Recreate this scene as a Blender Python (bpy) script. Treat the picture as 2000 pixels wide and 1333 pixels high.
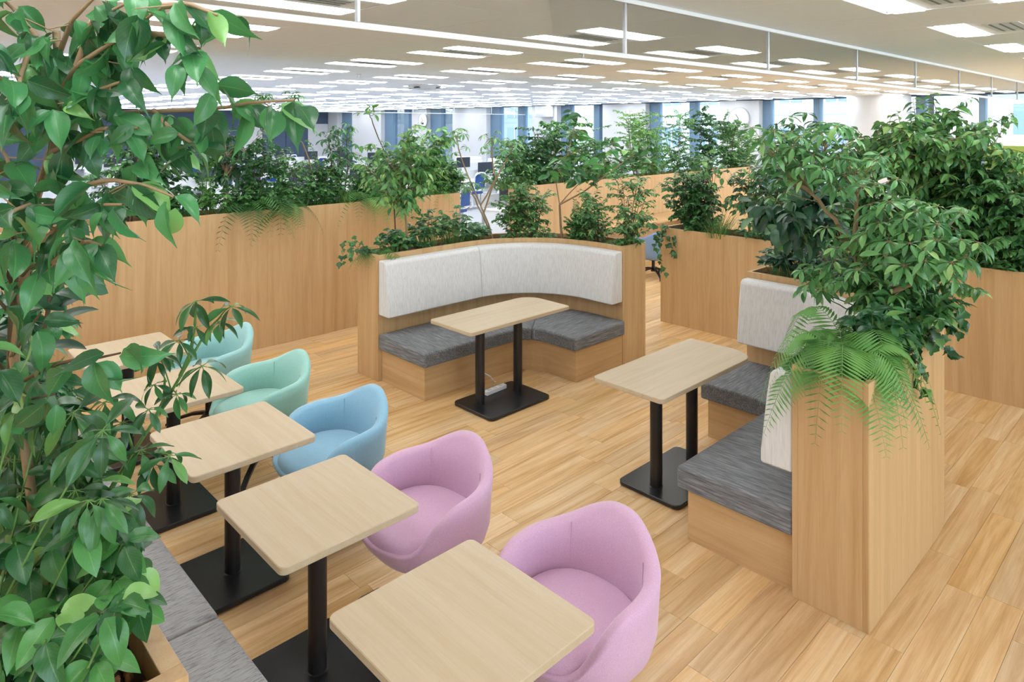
import bpy, bmesh, math, random
import numpy as np
from mathutils import Vector, Matrix, Euler
for o in list(bpy.data.objects): bpy.data.objects.remove(o)
SC = bpy.context.scene
COL = SC.collection
random.seed(7)

# ------------------------------------------------------------------ camera, sky, exposure
F, AZ, CAMH, CX, YH = 1348.0, math.radians(46.1), 2.30, 1000.0, 244.0
FW = np.array([math.cos(AZ), math.sin(AZ)]); RT = np.array([math.sin(AZ), -math.cos(AZ)])
cam = bpy.data.cameras.new('camera'); cam.sensor_width = 36.0; cam.lens = F / 2000 * 36
cam.shift_x = 0.0; cam.shift_y = -(666.5 - YH) / 2000; cam.clip_start = .05; cam.clip_end = 300
camo = bpy.data.objects.new('camera', cam); COL.objects.link(camo)
camo.location = (0, 0, CAMH); camo.rotation_euler = (math.pi / 2, 0, AZ - math.pi / 2)
SC.camera = camo
W = bpy.data.worlds.new('sky'); SC.world = W; W.use_nodes = True
W.node_tree.nodes['Background'].inputs[0].default_value = (.80, .90, 1, 1)
W.node_tree.nodes['Background'].inputs[1].default_value = 4.8
SC.view_settings.view_transform = 'Standard'; SC.view_settings.look = 'None'
SC.view_settings.exposure = 0.46; SC.view_settings.gamma = 1.0; SC.view_settings.use_curve_mapping = False
STRIP_POWER = 9.0
SC.cycles.use_denoising = True; SC.cycles.use_adaptive_sampling = True; SC.cycles.adaptive_threshold = .03
SC.cycles.max_bounces = 7; SC.cycles.diffuse_bounces = 4; SC.cycles.transparent_max_bounces = 16
SC.cycles.sample_clamp_indirect = 6.0

def at(px, py, d):                       # the point that lies d metres in front of the lens along a sight line
    p = d * FW + (px - CX) / F * d * RT
    return np.array([p[0], p[1], CAMH - (py - YH) / F * d])
def on_y(px, Y):                         # x of a sight line where it crosses y = Y
    d0 = FW + (px - CX) / F * RT
    return Y / d0[1] * d0[0]
def on_x(px, X):
    d0 = FW + (px - CX) / F * RT
    return X / d0[0] * d0[1]
def z_at(py, x, y):
    return CAMH - (py - YH) / F * (x * FW[0] + y * FW[1])

# ------------------------------------------------------------------ material helpers
def srgb(r, g, b):
    f = lambda c: (c / 255 / 12.92) if c <= 10 else ((c / 255 + .055) / 1.055) ** 2.4
    return (f(r), f(g), f(b), 1)
class NT:
    def __init__(s, name):
        s.m = bpy.data.materials.new(name); s.m.use_nodes = True
        s.t = s.m.node_tree; s.n = s.t.nodes; s.out = s.n['Material Output']; s.b = s.n['Principled BSDF']
    def new(s, k, **kw):
        x = s.n.new(k)
        for a, v in kw.items(): setattr(x, a, v)
        return x
    def ln(s, a, b): s.t.links.new(a, b)
    def math(s, op, a, b=None, clamp=False):
        x = s.new('ShaderNodeMath', operation=op); x.use_clamp = clamp
        for i, v in enumerate((a, b)):
            if v is None: continue
            if isinstance(v, (int, float)): x.inputs[i].default_value = v
            else: s.ln(v, x.inputs[i])
        return x.outputs[0]
    def mix(s, fac, a, b, mode='MIX'):
        x = s.new('ShaderNodeMix', data_type='RGBA', blend_type=mode)
        for i, v in ((0, fac), (6, a), (7, b)):
            if isinstance(v, (int, float)): x.inputs[i].default_value = v
            elif isinstance(v, tuple): x.inputs[i].default_value = v
            else: s.ln(v, x.inputs[i])
        return x.outputs[2]
    def noise(s, vec, scale, detail=3, rough=.55, dist=0):
        x = s.new('ShaderNodeTexNoise'); x.inputs['Scale'].default_value = scale
        x.inputs['Detail'].default_value = detail; x.inputs['Roughness'].default_value = rough
        x.inputs['Distortion'].default_value = dist
        if vec is not None: s.ln(vec, x.inputs['Vector'])
        return x.outputs['Fac']
    def mapv(s, vec, scale):
        x = s.new('ShaderNodeMapping'); x.inputs['Scale'].default_value = scale; s.ln(vec, x.inputs['Vector'])
        return x.outputs[0]
    def ramp(s, fac, stops):
        x = s.new('ShaderNodeValToRGB'); e = x.color_ramp.elements
        while len(e) < len(stops): e.new(.5)
        for i, (p, c) in enumerate(stops): e[i].position = p; e[i].color = c
        s.ln(fac, x.inputs[0]); return x.outputs[0]
    def bump(s, h, strength=.2, dist=.01):
        x = s.new('ShaderNodeBump'); x.inputs['Strength'].default_value = strength; x.inputs['Distance'].default_value = dist
        s.ln(h, x.inputs['Height']); s.ln(x.outputs[0], s.b.inputs['Normal'])

def plain(name, col, rough=.5, metal=0, emit=None, spec=.5, relief=0):
    t = NT(name); t.b.inputs['Base Color'].default_value = col; t.b.inputs['Roughness'].default_value = rough
    t.b.inputs['Metallic'].default_value = metal; t.b.inputs['Specular IOR Level'].default_value = spec
    co = t.new('ShaderNodeTexCoord').outputs['Object']
    n = t.noise(co, 9, 2)
    t.ln(t.mix(.10, col, t.mix(n, (col[0] * .75, col[1] * .75, col[2] * .75, 1), (min(1, col[0] * 1.2), min(1, col[1] * 1.2), min(1, col[2] * 1.2), 1))), t.b.inputs['Base Color'])
    if relief: t.bump(t.noise(co, 180, 2), relief, .002)
    if emit:
        t.b.inputs['Emission Color'].default_value = col; t.b.inputs['Emission Strength'].default_value = emit
    return t.m

def wood(name, axis, dark, mid, light, rough=.42, across=13., along=.55, plank=False, spread=.5, ring=.16):
    t = NT(name)
    co = t.new('ShaderNodeTexCoord').outputs['Object']
    oi = t.new('ShaderNodeObjectInfo'); at_ = t.new('ShaderNodeAttribute', attribute_name='rnd')
    r = t.math('ADD', oi.outputs['Random'], at_.outputs['Fac'])
    cmb = t.new('ShaderNodeCombineXYZ')
    for i, k in enumerate((37., 91., 53.)): t.ln(t.math('MULTIPLY', r, k), cmb.inputs[i])
    add = t.new('ShaderNodeVectorMath', operation='ADD'); t.ln(co, add.inputs[0]); t.ln(cmb.outputs[0], add.inputs[1])
    v = add.outputs[0]
    sc = {'x': (along, across, across), 'y': (across, along, across), 'z': (across, across, along), 'h': (along, along, across)}[axis]
    n1 = t.noise(t.mapv(v, sc), 1, 5, .6, .9)
    c = t.ramp(n1, [(.5 - spread * .42, dark), (.5, mid), (.5 + spread * .42, light)])
    fs = {'x': (5, 220, 220), 'y': (220, 5, 220), 'z': (220, 220, 5), 'h': (5, 5, 220)}[axis]
    n2 = t.noise(t.mapv(v, fs), 1, 2, .6)
    c = t.mix(t.math('MULTIPLY', t.math('SUBTRACT', n2, .42, True), .9, True), c, dark)
    # arched growth figure
    ws = {'x': (.45, 4.5, 4.5), 'y': (4.5, .45, 4.5), 'z': (4.5, 4.5, .45), 'h': (.45, .45, 4.5)}[axis]
    n3 = t.noise(t.mapv(v, ws), 1, 2, .4, .3)
    rings = t.math('ABSOLUTE', t.math('SINE', t.math('MULTIPLY', n3, 46.)))
    c = t.mix(t.math('MULTIPLY', t.math('POWER', rings, 5.), ring), c, dark)
    if plank:
        fr = t.math('FRACT', t.math('MULTIPLY', r, 7.31))
        hsv = t.new('ShaderNodeHueSaturation'); t.ln(c, hsv.inputs['Color'])
        t.ln(t.math('ADD', t.math('MULTIPLY', fr, .22), .89), hsv.inputs['Value'])
        t.ln(t.math('ADD', t.math('MULTIPLY', t.math('FRACT', t.math('MULTIPLY', r, 13.7)), .14), .93), hsv.inputs['Saturation'])
        c = hsv.outputs[0]
    t.ln(c, t.b.inputs['Base Color']); t.b.inputs['Roughness'].default_value = rough
    t.b.inputs['Specular IOR Level'].default_value = .35
    t.bump(n2, .06, .002)
    return t.m

def melange(name, axis, dark, mid, light, across=110., along=7., rough=.9):
    t = NT(name); co = t.new('ShaderNodeTexCoord').outputs['Object']
    sc = {'x': (along, across, across), 'y': (across, along, across), 'z': (across, across, along)}[axis]
    n = t.noise(t.mapv(co, sc), 1, 4, .65, .3)
    c = t.ramp(n, [(.30, dark), (.5, mid), (.70, light)])
    t.ln(c, t.b.inputs['Base Color']); t.b.inputs['Roughness'].default_value = rough
    t.b.inputs['Specular IOR Level'].default_value = .15; t.b.inputs['Sheen Weight'].default_value = .15
    t.bump(n, .12, .002)
    return t.m

def felt(name, col):
    t = NT(name); co = t.new('ShaderNodeTexCoord').outputs['Object']
    n = t.noise(co, 420, 2, .7)
    lo = tuple(c * .82 for c in col[:3]) + (1,); hi = tuple(min(1, c * 1.14) for c in col[:3]) + (1,)
    t.ln(t.ramp(n, [(.3, lo), (.7, hi)]), t.b.inputs['Base Color'])
    t.b.inputs['Roughness'].default_value = .95; t.b.inputs['Specular IOR Level'].default_value = .1
    t.b.inputs['Sheen Weight'].default_value = .35; t.b.inputs['Sheen Roughness'].default_value = .5
    t.bump(n, .12, .002)
    return t.m

def leafm(name, dark, mid, light, rough=.30, trans=.22):
    t = NT(name)
    oi = t.new('ShaderNodeObjectInfo'); a = t.new('ShaderNodeAttribute', attribute_name='rnd')
    r = t.math('FRACT', t.math('ADD', oi.outputs['Random'], a.outputs['Fac']))
    c = t.ramp(r, [(0, (dark[0] * .75, dark[1] * .75, dark[2] * .8, 1)), (.3, dark), (.65, mid), (.9, mid), (.98, light)])
    uv = t.new('ShaderNodeUVMap'); sep = t.new('ShaderNodeSeparateXYZ'); t.ln(uv.outputs[0], sep.inputs[0])
    dx = t.math('ABSOLUTE', t.math('SUBTRACT', sep.outputs[0], .5))
    rib = t.math('LESS_THAN', dx, .022)
    vein = t.math('POWER', t.math('ABSOLUTE', t.math('SINE', t.math('MULTIPLY', t.math('SUBTRACT', sep.outputs[1], t.math('MULTIPLY', dx, .7)), 30.))), 14.)
    c = t.mix(t.math('MULTIPLY', rib, .28), c, light)
    c = t.mix(t.math('MULTIPLY', vein, .06), c, light)
    t.ln(c, t.b.inputs['Base Color']); t.b.inputs['Roughness'].default_value = rough
    t.b.inputs['Specular IOR Level'].default_value = .55
    tr = t.new('ShaderNodeBsdfTranslucent')
    t.ln(t.mix(.25, c, light), tr.inputs[0])
    mx = t.new('ShaderNodeMixShader'); mx.inputs[0].default_value = trans
    t.ln(t.b.outputs[0], mx.inputs[1]); t.ln(tr.outputs[0], mx.inputs[2]); t.ln(mx.outputs[0], t.out.inputs[0])
    return t.m

def glassm(name, tint=(.93, .97, .98, 1), refl=.08):
    t = NT(name); tp = t.new('ShaderNodeBsdfTransparent'); tp.inputs[0].default_value = tint
    gl = t.new('ShaderNodeBsdfGlossy'); gl.inputs['Roughness'].default_value = .02
    fr = t.new('ShaderNodeFresnel'); fr.inputs[0].default_value = 1.35
    mx = t.new('ShaderNodeMixShader'); t.ln(t.math('MULTIPLY', fr.outputs[0], refl * 10), mx.inputs[0])
    t.ln(tp.outputs[0], mx.inputs[1]); t.ln(gl.outputs[0], mx.inputs[2]); t.ln(mx.outputs[0], t.out.inputs[0])
    return t.m

WD, WM, WL = srgb(184, 148, 103), srgb(202, 168, 123), srgb(211, 180, 137)
M = {}
M['veneer'] = wood('veneer_upright', 'z', WD, WM, WL, spread=.62)
M['veneer_flat'] = wood('veneer_level', 'h', WD, WM, WL, spread=.62)
TD, TM, TL = srgb(182, 162, 131), srgb(196, 179, 151), srgb(203, 189, 164)
M['top_y'] = wood('maple_across', 'y', TD, TM, TL, rough=.4, across=16, along=.9, spread=.85, ring=.10)
M['top_x'] = wood('maple_along', 'x', TD, TM, TL, rough=.4, across=16, along=.9, spread=.85, ring=.10)
M['plank'] = wood('floor_plank', 'x', srgb(188, 142, 90), srgb(223, 187, 137), srgb(236, 212, 172), rough=.34, across=15, along=.85, plank=True, spread=.55)
M['added_carpet'] = plain('added_grey_carpet', srgb(178, 182, 188), .95, relief=.4)  # added grey floor finish, neutral so its bounce is not orange
M['joint'] = plain('floor_joint', srgb(150, 105, 60), .7)
M['light_fabric'] = melange('pale_grey_weave', 'z', srgb(202, 203, 203), srgb(217, 218, 219), srgb(226, 227, 229))
M['dark_fabric_x'] = melange('charcoal_weave_along', 'x', srgb(84, 87, 92), srgb(116, 119, 124), srgb(150, 153, 157))
M['dark_fabric_y'] = melange('charcoal_weave_across', 'y', srgb(84, 87, 92), srgb(116, 119, 124), srgb(150, 153, 157))
M['bench_fabric'] = melange('grey_slub_weave', 'x', srgb(112, 114, 118), srgb(160, 162, 165), srgb(174, 176, 178), across=150, along=18)
M['black'] = plain('black_steel', (.012, .012, .014, 1), .38, relief=.05)
M['black_plate'] = plain('black_plate', (.012, .013, .016, 1), .30, relief=.05)
M['white'] = plain('white_paint', srgb(206, 209, 213), .75)
M['ceiling'] = plain('ceiling_board', srgb(238, 242, 248), .9, relief=.1)
M['ceiling_gap'] = plain('ceiling_gap', srgb(90, 88, 84), .9)
M['vent'] = plain('vent_grey', srgb(205, 210, 212), .45)
M['slot'] = plain('vent_slot', srgb(120, 124, 126), .6)
M['alu'] = plain('white_aluminium', srgb(236, 238, 240), .4)
M['steel'] = plain('brushed_steel', srgb(190, 194, 198), .35, .6)
M['mullion'] = plain('blue_grey_mullion', srgb(104, 132, 158), .5)
M['navy'] = plain('navy_wall', srgb(70, 88, 112), .7)
M['glass'] = glassm('clear_glass')
M['smoke'] = glassm('smoke_barrier_glass', (.94, .96, .965, 1), .05)
M['soil'] = plain('bark_soil', srgb(72, 50, 38), .95, relief=.8)
M['clay'] = plain('clay_pebble', srgb(158, 112, 82), .9, relief=.3)
M['strip'] = plain('light_diffuser', (.97, .985, 1, 1), .5, emit=STRIP_POWER)
M['trunk'] = plain('pale_bark', srgb(152, 130, 100), .85, relief=.5)
M['dark_stem'] = plain('dark_stem', srgb(92, 78, 58), .8, relief=.3)
M['green_stem'] = plain('green_stem', srgb(98, 140, 72), .6)
M['facade'] = plain('white_facade', srgb(158, 160, 163), .8)
M['facade_grey'] = plain('grey_facade', srgb(120, 132, 146), .7)
M['facade_glass'] = plain('facade_window', srgb(96, 116, 136), .25)
M['city'] = plain('city_ground', srgb(150, 150, 148), .9)
M['monitor'] = plain('monitor_black', srgb(38, 46, 60), .4)
M['screen_panel'] = plain('desk_screen_navy', srgb(52, 64, 86), .8)
M['blue_seat'] = felt('office_blue', srgb(38, 78, 140))
M['whitep'] = plain('white_plastic', srgb(232, 234, 236), .4)
M['lime'] = plain('lime_panel', srgb(176, 196, 92), .5)
M['digital'] = plain('clock_display', srgb(60, 66, 70), .3)
FELT = {'aqua': felt('aqua_felt', srgb(156, 204, 204)), 'mint': felt('mint_felt', srgb(152, 202, 192)),
        'blue': felt('sky_felt', srgb(142, 188, 214)), 'pink': felt('lilac_felt', srgb(211, 173, 204)),
        'powder': felt('powder_blue_felt', srgb(130, 160, 205))}
LF = {'fig': leafm('fig_leaf', srgb(42, 98, 62), srgb(72, 142, 86), srgb(130, 188, 108)),
      'fig_dark': leafm('dark_fig_leaf', srgb(38, 86, 56), srgb(62, 118, 72), srgb(118, 170, 94)),
      'rubber': leafm('rubber_leaf', srgb(34, 76, 58), srgb(56, 106, 74), srgb(96, 144, 96), .42, .15),
      'umbrella': leafm('umbrella_leaf', srgb(72, 136, 80), srgb(112, 174, 106), srgb(160, 208, 130)),
      'umbrella_dark': leafm('deep_umbrella_leaf', srgb(40, 94, 54), srgb(64, 124, 68), srgb(112, 168, 88)),
      'laurel': leafm('laurel_leaf', srgb(44, 106, 58), srgb(82, 152, 80), srgb(146, 198, 112)),
      'fig_light': leafm('bright_fig_leaf', srgb(62, 122, 70), srgb(112, 172, 96), srgb(176, 212, 128)),
      'fern': leafm('fern_leaf', srgb(92, 152, 76), srgb(120, 180, 94), srgb(168, 208, 124), .5, .35),
      'fern_dark': leafm('deep_fern_leaf', srgb(58, 112, 60), srgb(84, 142, 74), srgb(126, 178, 96), .5, .35),
      'grass': leafm('grass_leaf', srgb(74, 122, 64), srgb(100, 150, 80), srgb(150, 188, 110), .45, .3),
      'small': leafm('small_leaf', srgb(60, 116, 66), srgb(98, 156, 88), srgb(162, 204, 126)),
      'dark': leafm('dark_leaf', srgb(48, 98, 60), srgb(80, 138, 80), srgb(130, 178, 102))}

# ------------------------------------------------------------------ mesh helpers
def mesh_from(name, verts, faces, mat=None, smooth=False, recalc=False):
    me = bpy.data.meshes.new(name)
    me.from_pydata([tuple(v) for v in verts], [], [tuple(f) for f in faces])
    if recalc:
        bm = bmesh.new(); bm.from_mesh(me); bmesh.ops.recalc_face_normals(bm, faces=bm.faces); bm.to_mesh(me); bm.free()
    if mat: me.materials.append(mat)
    if smooth: me.polygons.foreach_set('use_smooth', [True] * len(me.polygons))
    me.update(); return me
def link(name, me, parent=None, loc=(0, 0, 0)):
    o = bpy.data.objects.new(name, me); COL.objects.link(o); o.location = loc
    if parent is not None: o.parent = parent
    return o
def thing(name, label, cat, loc=(0, 0, 0), group=None, rz=0):
    o = bpy.data.objects.new(name, None); COL.objects.link(o); o.location = loc; o.rotation_euler = (0, 0, rz)
    o.empty_display_size = .1; o['label'] = label; o['category'] = cat
    if group: o['group'] = group
    return o
def tag(o, label, cat, group=None):
    o['label'] = label; o['category'] = cat
    if group: o['group'] = group
    return o
def structure(o): o['kind'] = 'structure'; return o
def dup(root, loc, label=None, rz=None):
    r = root.copy(); COL.objects.link(r); r.location = loc
    if rz is not None: r.rotation_euler = (0, 0, rz)
    if label: r['label'] = label
    for ch in root.children:
        c = ch.copy(); COL.objects.link(c); c.parent = r
        for g in ch.children:
            d = g.copy(); COL.objects.link(d); d.parent = c
    return r
def box_me(name, x0, x1, y0, y1, z0, z1, mat, bev=.0015):
    bm = bmesh.new(); bmesh.ops.create_cube(bm, size=1)
    for v in bm.verts:
        v.co = Vector((x0 + (v.co.x + .5) * (x1 - x0), y0 + (v.co.y + .5) * (y1 - y0), z0 + (v.co.z + .5) * (z1 - z0)))
    if bev: bmesh.ops.bevel(bm, geom=bm.edges[:], offset=bev, segments=1, affect='EDGES')
    me = bpy.data.meshes.new(name); bm.to_mesh(me); bm.free()
    if mat: me.materials.append(mat)
    return me
def box(name, x0, x1, y0, y1, z0, z1, mat, parent=None, bev=.0015):
    if parent is not None:
        l = parent.location; q = parent
        while q.parent is not None: q = q.parent; l = l + q.location
        x0 -= l[0]; x1 -= l[0]; y0 -= l[1]; y1 -= l[1]; z0 -= l[2]; z1 -= l[2]
    return link(name, box_me(name, x0, x1, y0, y1, z0, z1, mat, bev), parent)
def slab_me(name, x0, x1, y0, y1, z0, z1, radii, mat, edge=.003, n=7):
    """level slab with four corner radii (-x-y, +x-y, +x+y, -x+y) and eased edges"""
    pts = []
    for (cx, cy, sx, sy, a0), r in zip(((x0, y0, 1, 1, 180), (x1, y0, -1, 1, 270), (x1, y1, -1, -1, 0), (x0, y1, 1, -1, 90)), radii):
        for i in range(n + 1):
            a = math.radians(a0 + 90 * i / n); pts.append((cx + sx * r + r * math.cos(a), cy + sy * r + r * math.sin(a)))
    cx, cy = (x0 + x1) / 2, (y0 + y1) / 2
    def ring(off, z):
        out = []
        for i, p in enumerate(pts):
            a, b = pts[i - 1], pts[(i + 1) % len(pts)]
            t = Vector((b[0] - a[0], b[1] - a[1])).normalized()
            out.append((p[0] - t.y * off * -1 * -1, p[1] + t.x * off, z))
        return out
    rings = [ring(edge, z0), ring(0, z0 + edge), ring(0, z1 - edge), ring(edge, z1)]
    m = len(pts); v = [p for r in rings for p in r]; f = []
    for k in range(3):
        for i in range(m):
            j = (i + 1) % m; f.append((k * m + i, k * m + j, (k + 1) * m + j, (k + 1) * m + i))
    f.append(tuple(reversed(range(m)))); f.append(tuple(3 * m + i for i in range(m)))
    return mesh_from(name, v, f, mat)
def lathe_me(name, prof, mat, n=24, smooth=True):
    v = []; f = []
    for r, z in prof:
        for i in range(n):
            a = 2 * math.pi * i / n; v.append((r * math.cos(a), r * math.sin(a), z))
    for k in range(len(prof) - 1):
        for i in range(n):
            j = (i + 1) % n; f.append((k * n + i, k * n + j, (k + 1) * n + j, (k + 1) * n + i))
    f.append(tuple(reversed(range(n)))); f.append(tuple((len(prof) - 1) * n + i for i in range(n)))
    me = mesh_from(name, v, f, mat, smooth)
    if smooth:
        me.polygons[len(me.polygons) - 1].use_smooth = False; me.polygons[len(me.polygons) - 2].use_smooth = False
        me.set_sharp_from_angle(angle=math.radians(50))
    return me
def tubes(branches, sides=6):
    """one vertex array for many tapered tubes; branches = (points, r0, r1)"""
    V = []; Fc = []; base = 0
    ang = np.arange(sides) * 2 * math.pi / sides
    for pts, r0, r1 in branches:
        pts = np.asarray(pts, float); n = len(pts)
        d = np.gradient(pts, axis=0); d /= np.linalg.norm(d, axis=1)[:, None] + 1e-9
        ref = np.where(np.abs(d[:, 2:3]) > .9, np.array([[1., 0, 0]]), np.array([[0, 0, 1.]]))
        u = np.cross(d, ref); u /= np.linalg.norm(u, axis=1)[:, None] + 1e-9
        w = np.cross(d, u); r = np.linspace(r0, r1, n)[:, None, None]
        ring = pts[:, None, :] + r * (u[:, None, :] * np.cos(ang)[None, :, None] + w[:, None, :] * np.sin(ang)[None, :, None])
        V.append(ring.reshape(-1, 3))
        for k in range(n - 1):
            for i in range(sides):
                j = (i + 1) % sides; Fc.append((base + k * sides + i, base + k * sides + j, base + (k + 1) * sides + j, base + (k + 1) * sides + i))
        base += n * sides
    return np.concatenate(V), Fc
def tube(name, pts, r, mat, parent=None, sides=8, r1=None):
    v, f = tubes([(pts, r, r if r1 is None else r1)], sides)
    f = f + [tuple(range(sides)), tuple(len(v) - 1 - i for i in range(sides))]
    return link(name, mesh_from(name, v, f, mat, True), parent)
def strip_solid(name, A, B, z0, z1, mat, parent, bev=.002, seg=1, zb=None):
    """solid between two matching plan lines A and B; zb = (z0, z1) on the B side when it differs"""
    l = parent.location; n = len(A); zb = zb or (z0, z1); v = []; f = []
    for a, b in zip(A, B):
        v += [(a[0] - l[0], a[1] - l[1], z0 - l[2]), (a[0] - l[0], a[1] - l[1], z1 - l[2]), (b[0] - l[0], b[1] - l[1], zb[1] - l[2]), (b[0] - l[0], b[1] - l[1], zb[0] - l[2])]
    for k in range(n - 1):
        for i in range(4):
            j = (i + 1) % 4; f.append((4 * k + i, 4 * k + j, 4 * k + 4 + j, 4 * k + 4 + i))
    f += [(3, 2, 1, 0), tuple(4 * (n - 1) + i for i in range(4))]
    me = mesh_from(name, v, f, mat, recalc=True)
    o = link(name, me, parent)
    if bev:
        md = o.modifiers.new('edge', 'BEVEL'); md.width = bev; md.segments = seg; md.limit_method = 'ANGLE'; md.angle_limit = math.radians(40)
        if seg > 1: me.polygons.foreach_set('use_smooth', [True] * len(me.polygons)); md.harden_normals = True
    return o

# ------------------------------------------------------------------ floor and ceiling
XA, XB, YA, YB, CH = -6.0, 18.5, -7.0, 33.0, 3.0
floor = structure(link('floor', box_me('floor', XA, XB + .3, YA, YB, -.12, -.008, M['joint'], 0)))
PW, PL = .1545, .92
pm = box_me('plank', 0, PL - .0012, 0, PW - .0012, -.008, 0, M['plank'], .0006)
cells = []
r0 = int(math.floor((YA - 1.60) / PW)) + 1
for r in range(r0, int((7.5 - 1.6) / PW)):
    y = 1.60 + r * PW
    offs = (3.309 + (r * .62) % 1.0 * PL + (0 if r % 2 == 0 else .31)) % PL if r not in (0, -1) else (3.309 % PL if r == 0 else 3.055 % PL)
    x = XA + offs - PL
    while x < XB:
        cells.append((x, y)); x += PL
def seen_area(x, y):
    d = x * FW[0] + y * FW[1]
    if d < .8: return 0
    px = CX + F * (x * RT[0] + y * RT[1]) / d; py = YH + F * CAMH / d
    if not (-60 < px < 2060 and py < 1460): return 0
    return 1 / d
def plank_hidden(x, y):
    xm, ym = x + PL / 2, y + PW / 2
    return (xm < .98) or (6.95 < ym) or (xm > 7.0)
cells.sort(key=lambda c: -seen_area(c[0] + PL / 2, c[1] + PW / 2) + (5 if plank_hidden(*c) else 0))
for (x, y) in cells[:300]: link('plank', pm, floor, (x, y, 0))
rest = cells[300:]
tv = np.array([v.co[:] for v in pm.vertices]); tf = [tuple(p.vertices) for p in pm.polygons]
bx = np.array([[0, 0, 0], [PL - .0012, 0, 0], [PL - .0012, PW - .0012, 0], [0, PW - .0012, 0]])
RV = (np.array([[c[0], c[1], 0] for c in rest])[:, None, :] + bx[None]).reshape(-1, 3)
me = mesh_from('planks', RV, [tuple(range(4 * i, 4 * i + 4)) for i in range(len(rest))], M['plank'])
a = me.attributes.new('rnd', 'FLOAT', 'POINT'); a.data.foreach_set('value', np.repeat(np.random.default_rng(3).random(len(rest)), 4))
o = link('planks_beyond', me, floor); o['kind'] = 'stuff'

structure(link('floor_added_carpet', box_me('floor_added_carpet', XA, XB + .3, 7.46, YB, -.008, 0, M['added_carpet'], 0)))  # hidden office floor, grey carpet added to neutralise bounce on the far ceiling
ceil = structure(link('ceiling', box_me('ceiling', XA, XB + .3, YA, YB, CH + .025, CH + .12, M['ceiling_gap'], 0)))
CPX, CPY = .828, .803
xl = [2.25 + CPX * k for k in range(-10, 20)]
ys_c = [1.1, 3.54] + [5.14 + 1.606 * k for k in range(0, 18)] + [1.1 - 1.606 * 3]
yl = sorted([1.1 - CPY / 2 - CPY * k for k in range(0, 9)] + [1.1 + CPY / 2, 2.32] + [3.54 - CPY / 2 + CPY * k for k in range(0, 36)])
lit_x = [i for i in range(len(xl)) if ((i - 12) % 2 == 0 and i >= 12) or (i < 10 and (i - 9) % 2 == 0)]
fixt = []; pan = []
for i in range(len(xl) - 1):
    for j in range(len(yl) - 1):
        xc, yc = (xl[i] + xl[i + 1]) / 2, (yl[j] + yl[j + 1]) / 2
        if xc > XB - .3: continue
        if i in lit_x and any(abs(yc - c) < .2 for c in ys_c): fixt.append((xl[i], yc))
        else: pan.append((xl[i], yl[j], yl[j + 1] - yl[j]))
def csee(x, y):
    d = x * FW[0] + y * FW[1]
    if d < .5: return 9e3 - d
    px = CX + F * (x * RT[0] + y * RT[1]) / d; py = YH + F * (CAMH - CH) / d
    return d if (-150 < px < 2150 and py > -60) else 5e3 + d
pan.sort(key=lambda p: csee(p[0] + .4, p[1] + .4))
pmes = {}
for k, (x, y, h) in enumerate(pan[:300]):
    key = round(h, 3)
    if key not in pmes: pmes[key] = box_me('panel', .0015, CPX - .0015, .0015, h - .0015, 0, .022, M['ceiling'], .0008)
    link('panel', pmes[key], ceil, (x, y, CH))
V = []; Fs = []
for k, (x, y, h) in enumerate(pan[300:]):
    V += [(x + .0015, y + .0015, CH), (x + CPX - .0015, y + .0015, CH), (x + CPX - .0015, y + h - .0015, CH), (x + .0015, y + h - .0015, CH)]
    Fs.append((4 * k + 3, 4 * k + 2, 4 * k + 1, 4 * k))
o = link('panels_beyond', mesh_from('panels', V, Fs, M['ceiling']), ceil); o['kind'] = 'stuff'
# light fittings: two strips with a grey air vent between them
fr_me = box_me('pan', 0, CPX - .003, -.398, .398, .012, .024, M['ceiling'], .0005)
st_me = box_me('diffuser', .002, CPX - .005, -.085, .085, -.005, .010, M['strip'], .001)
vt_me = box_me('vent', .16, CPX - .16, -.11, .11, 0, .012, M['vent'], .003)
cp_me = box_me('centre_panel', .002, CPX - .005, -.175, .175, .003, .011, M['ceiling'], .0005)
sl_me = box_me('slot', .18, CPX - .18, -.008, .008, -.003, 0, M['slot'], 0)
L0 = thing('ceiling_light', '', 'light', (0, 0, CH), 'recessed twin-strip ceiling lights')
link('fitting', fr_me, L0)
for s in (-1, 1): link('diffuser', st_me, L0, (0, s * .27, 0))
link('centre_panel', cp_me, L0)
vv = link('vent', vt_me, L0)
for s in (-.06, 0, .06): link('slot', sl_me, vv, (0, s, 0))
fixt.sort(key=lambda c: csee(c[0] + .4, c[1]))
ORD = 'first second third fourth fifth sixth seventh eighth ninth tenth eleventh twelfth thirteenth fourteenth fifteenth sixteenth seventeenth eighteenth nineteenth twentieth'.split()
LAB = {(3.906, 5.14): 'twin-strip ceiling light seen first below the glass rail, above the blue and pink chairs',
       (5.562, 5.14): 'twin-strip ceiling light below the glass rail, above the rubber tree',
       (3.906, 3.54): 'twin-strip ceiling light seen through the glass barrier beside its second steel post',
       (5.562, 3.54): 'twin-strip ceiling light seen through the barrier just left of its third post',
       (3.906, 1.1): 'large twin-strip ceiling light cut off by the top edge at upper right',
       (5.562, 1.1): 'large twin-strip ceiling light with grey vent near the upper right corner',
       (7.218, 1.1): 'twin-strip ceiling light cut off by the right edge of the view near the ceiling',
       (1.422, 3.54): 'twin-strip ceiling light above the glass rail at the top left beside the big fig tree',
       (1.422, 5.14): 'twin-strip ceiling light below the glass rail just behind the fig tree top',
       (1.422, 6.746): 'twin-strip ceiling light half hidden by fig leaves at upper left'}
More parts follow.
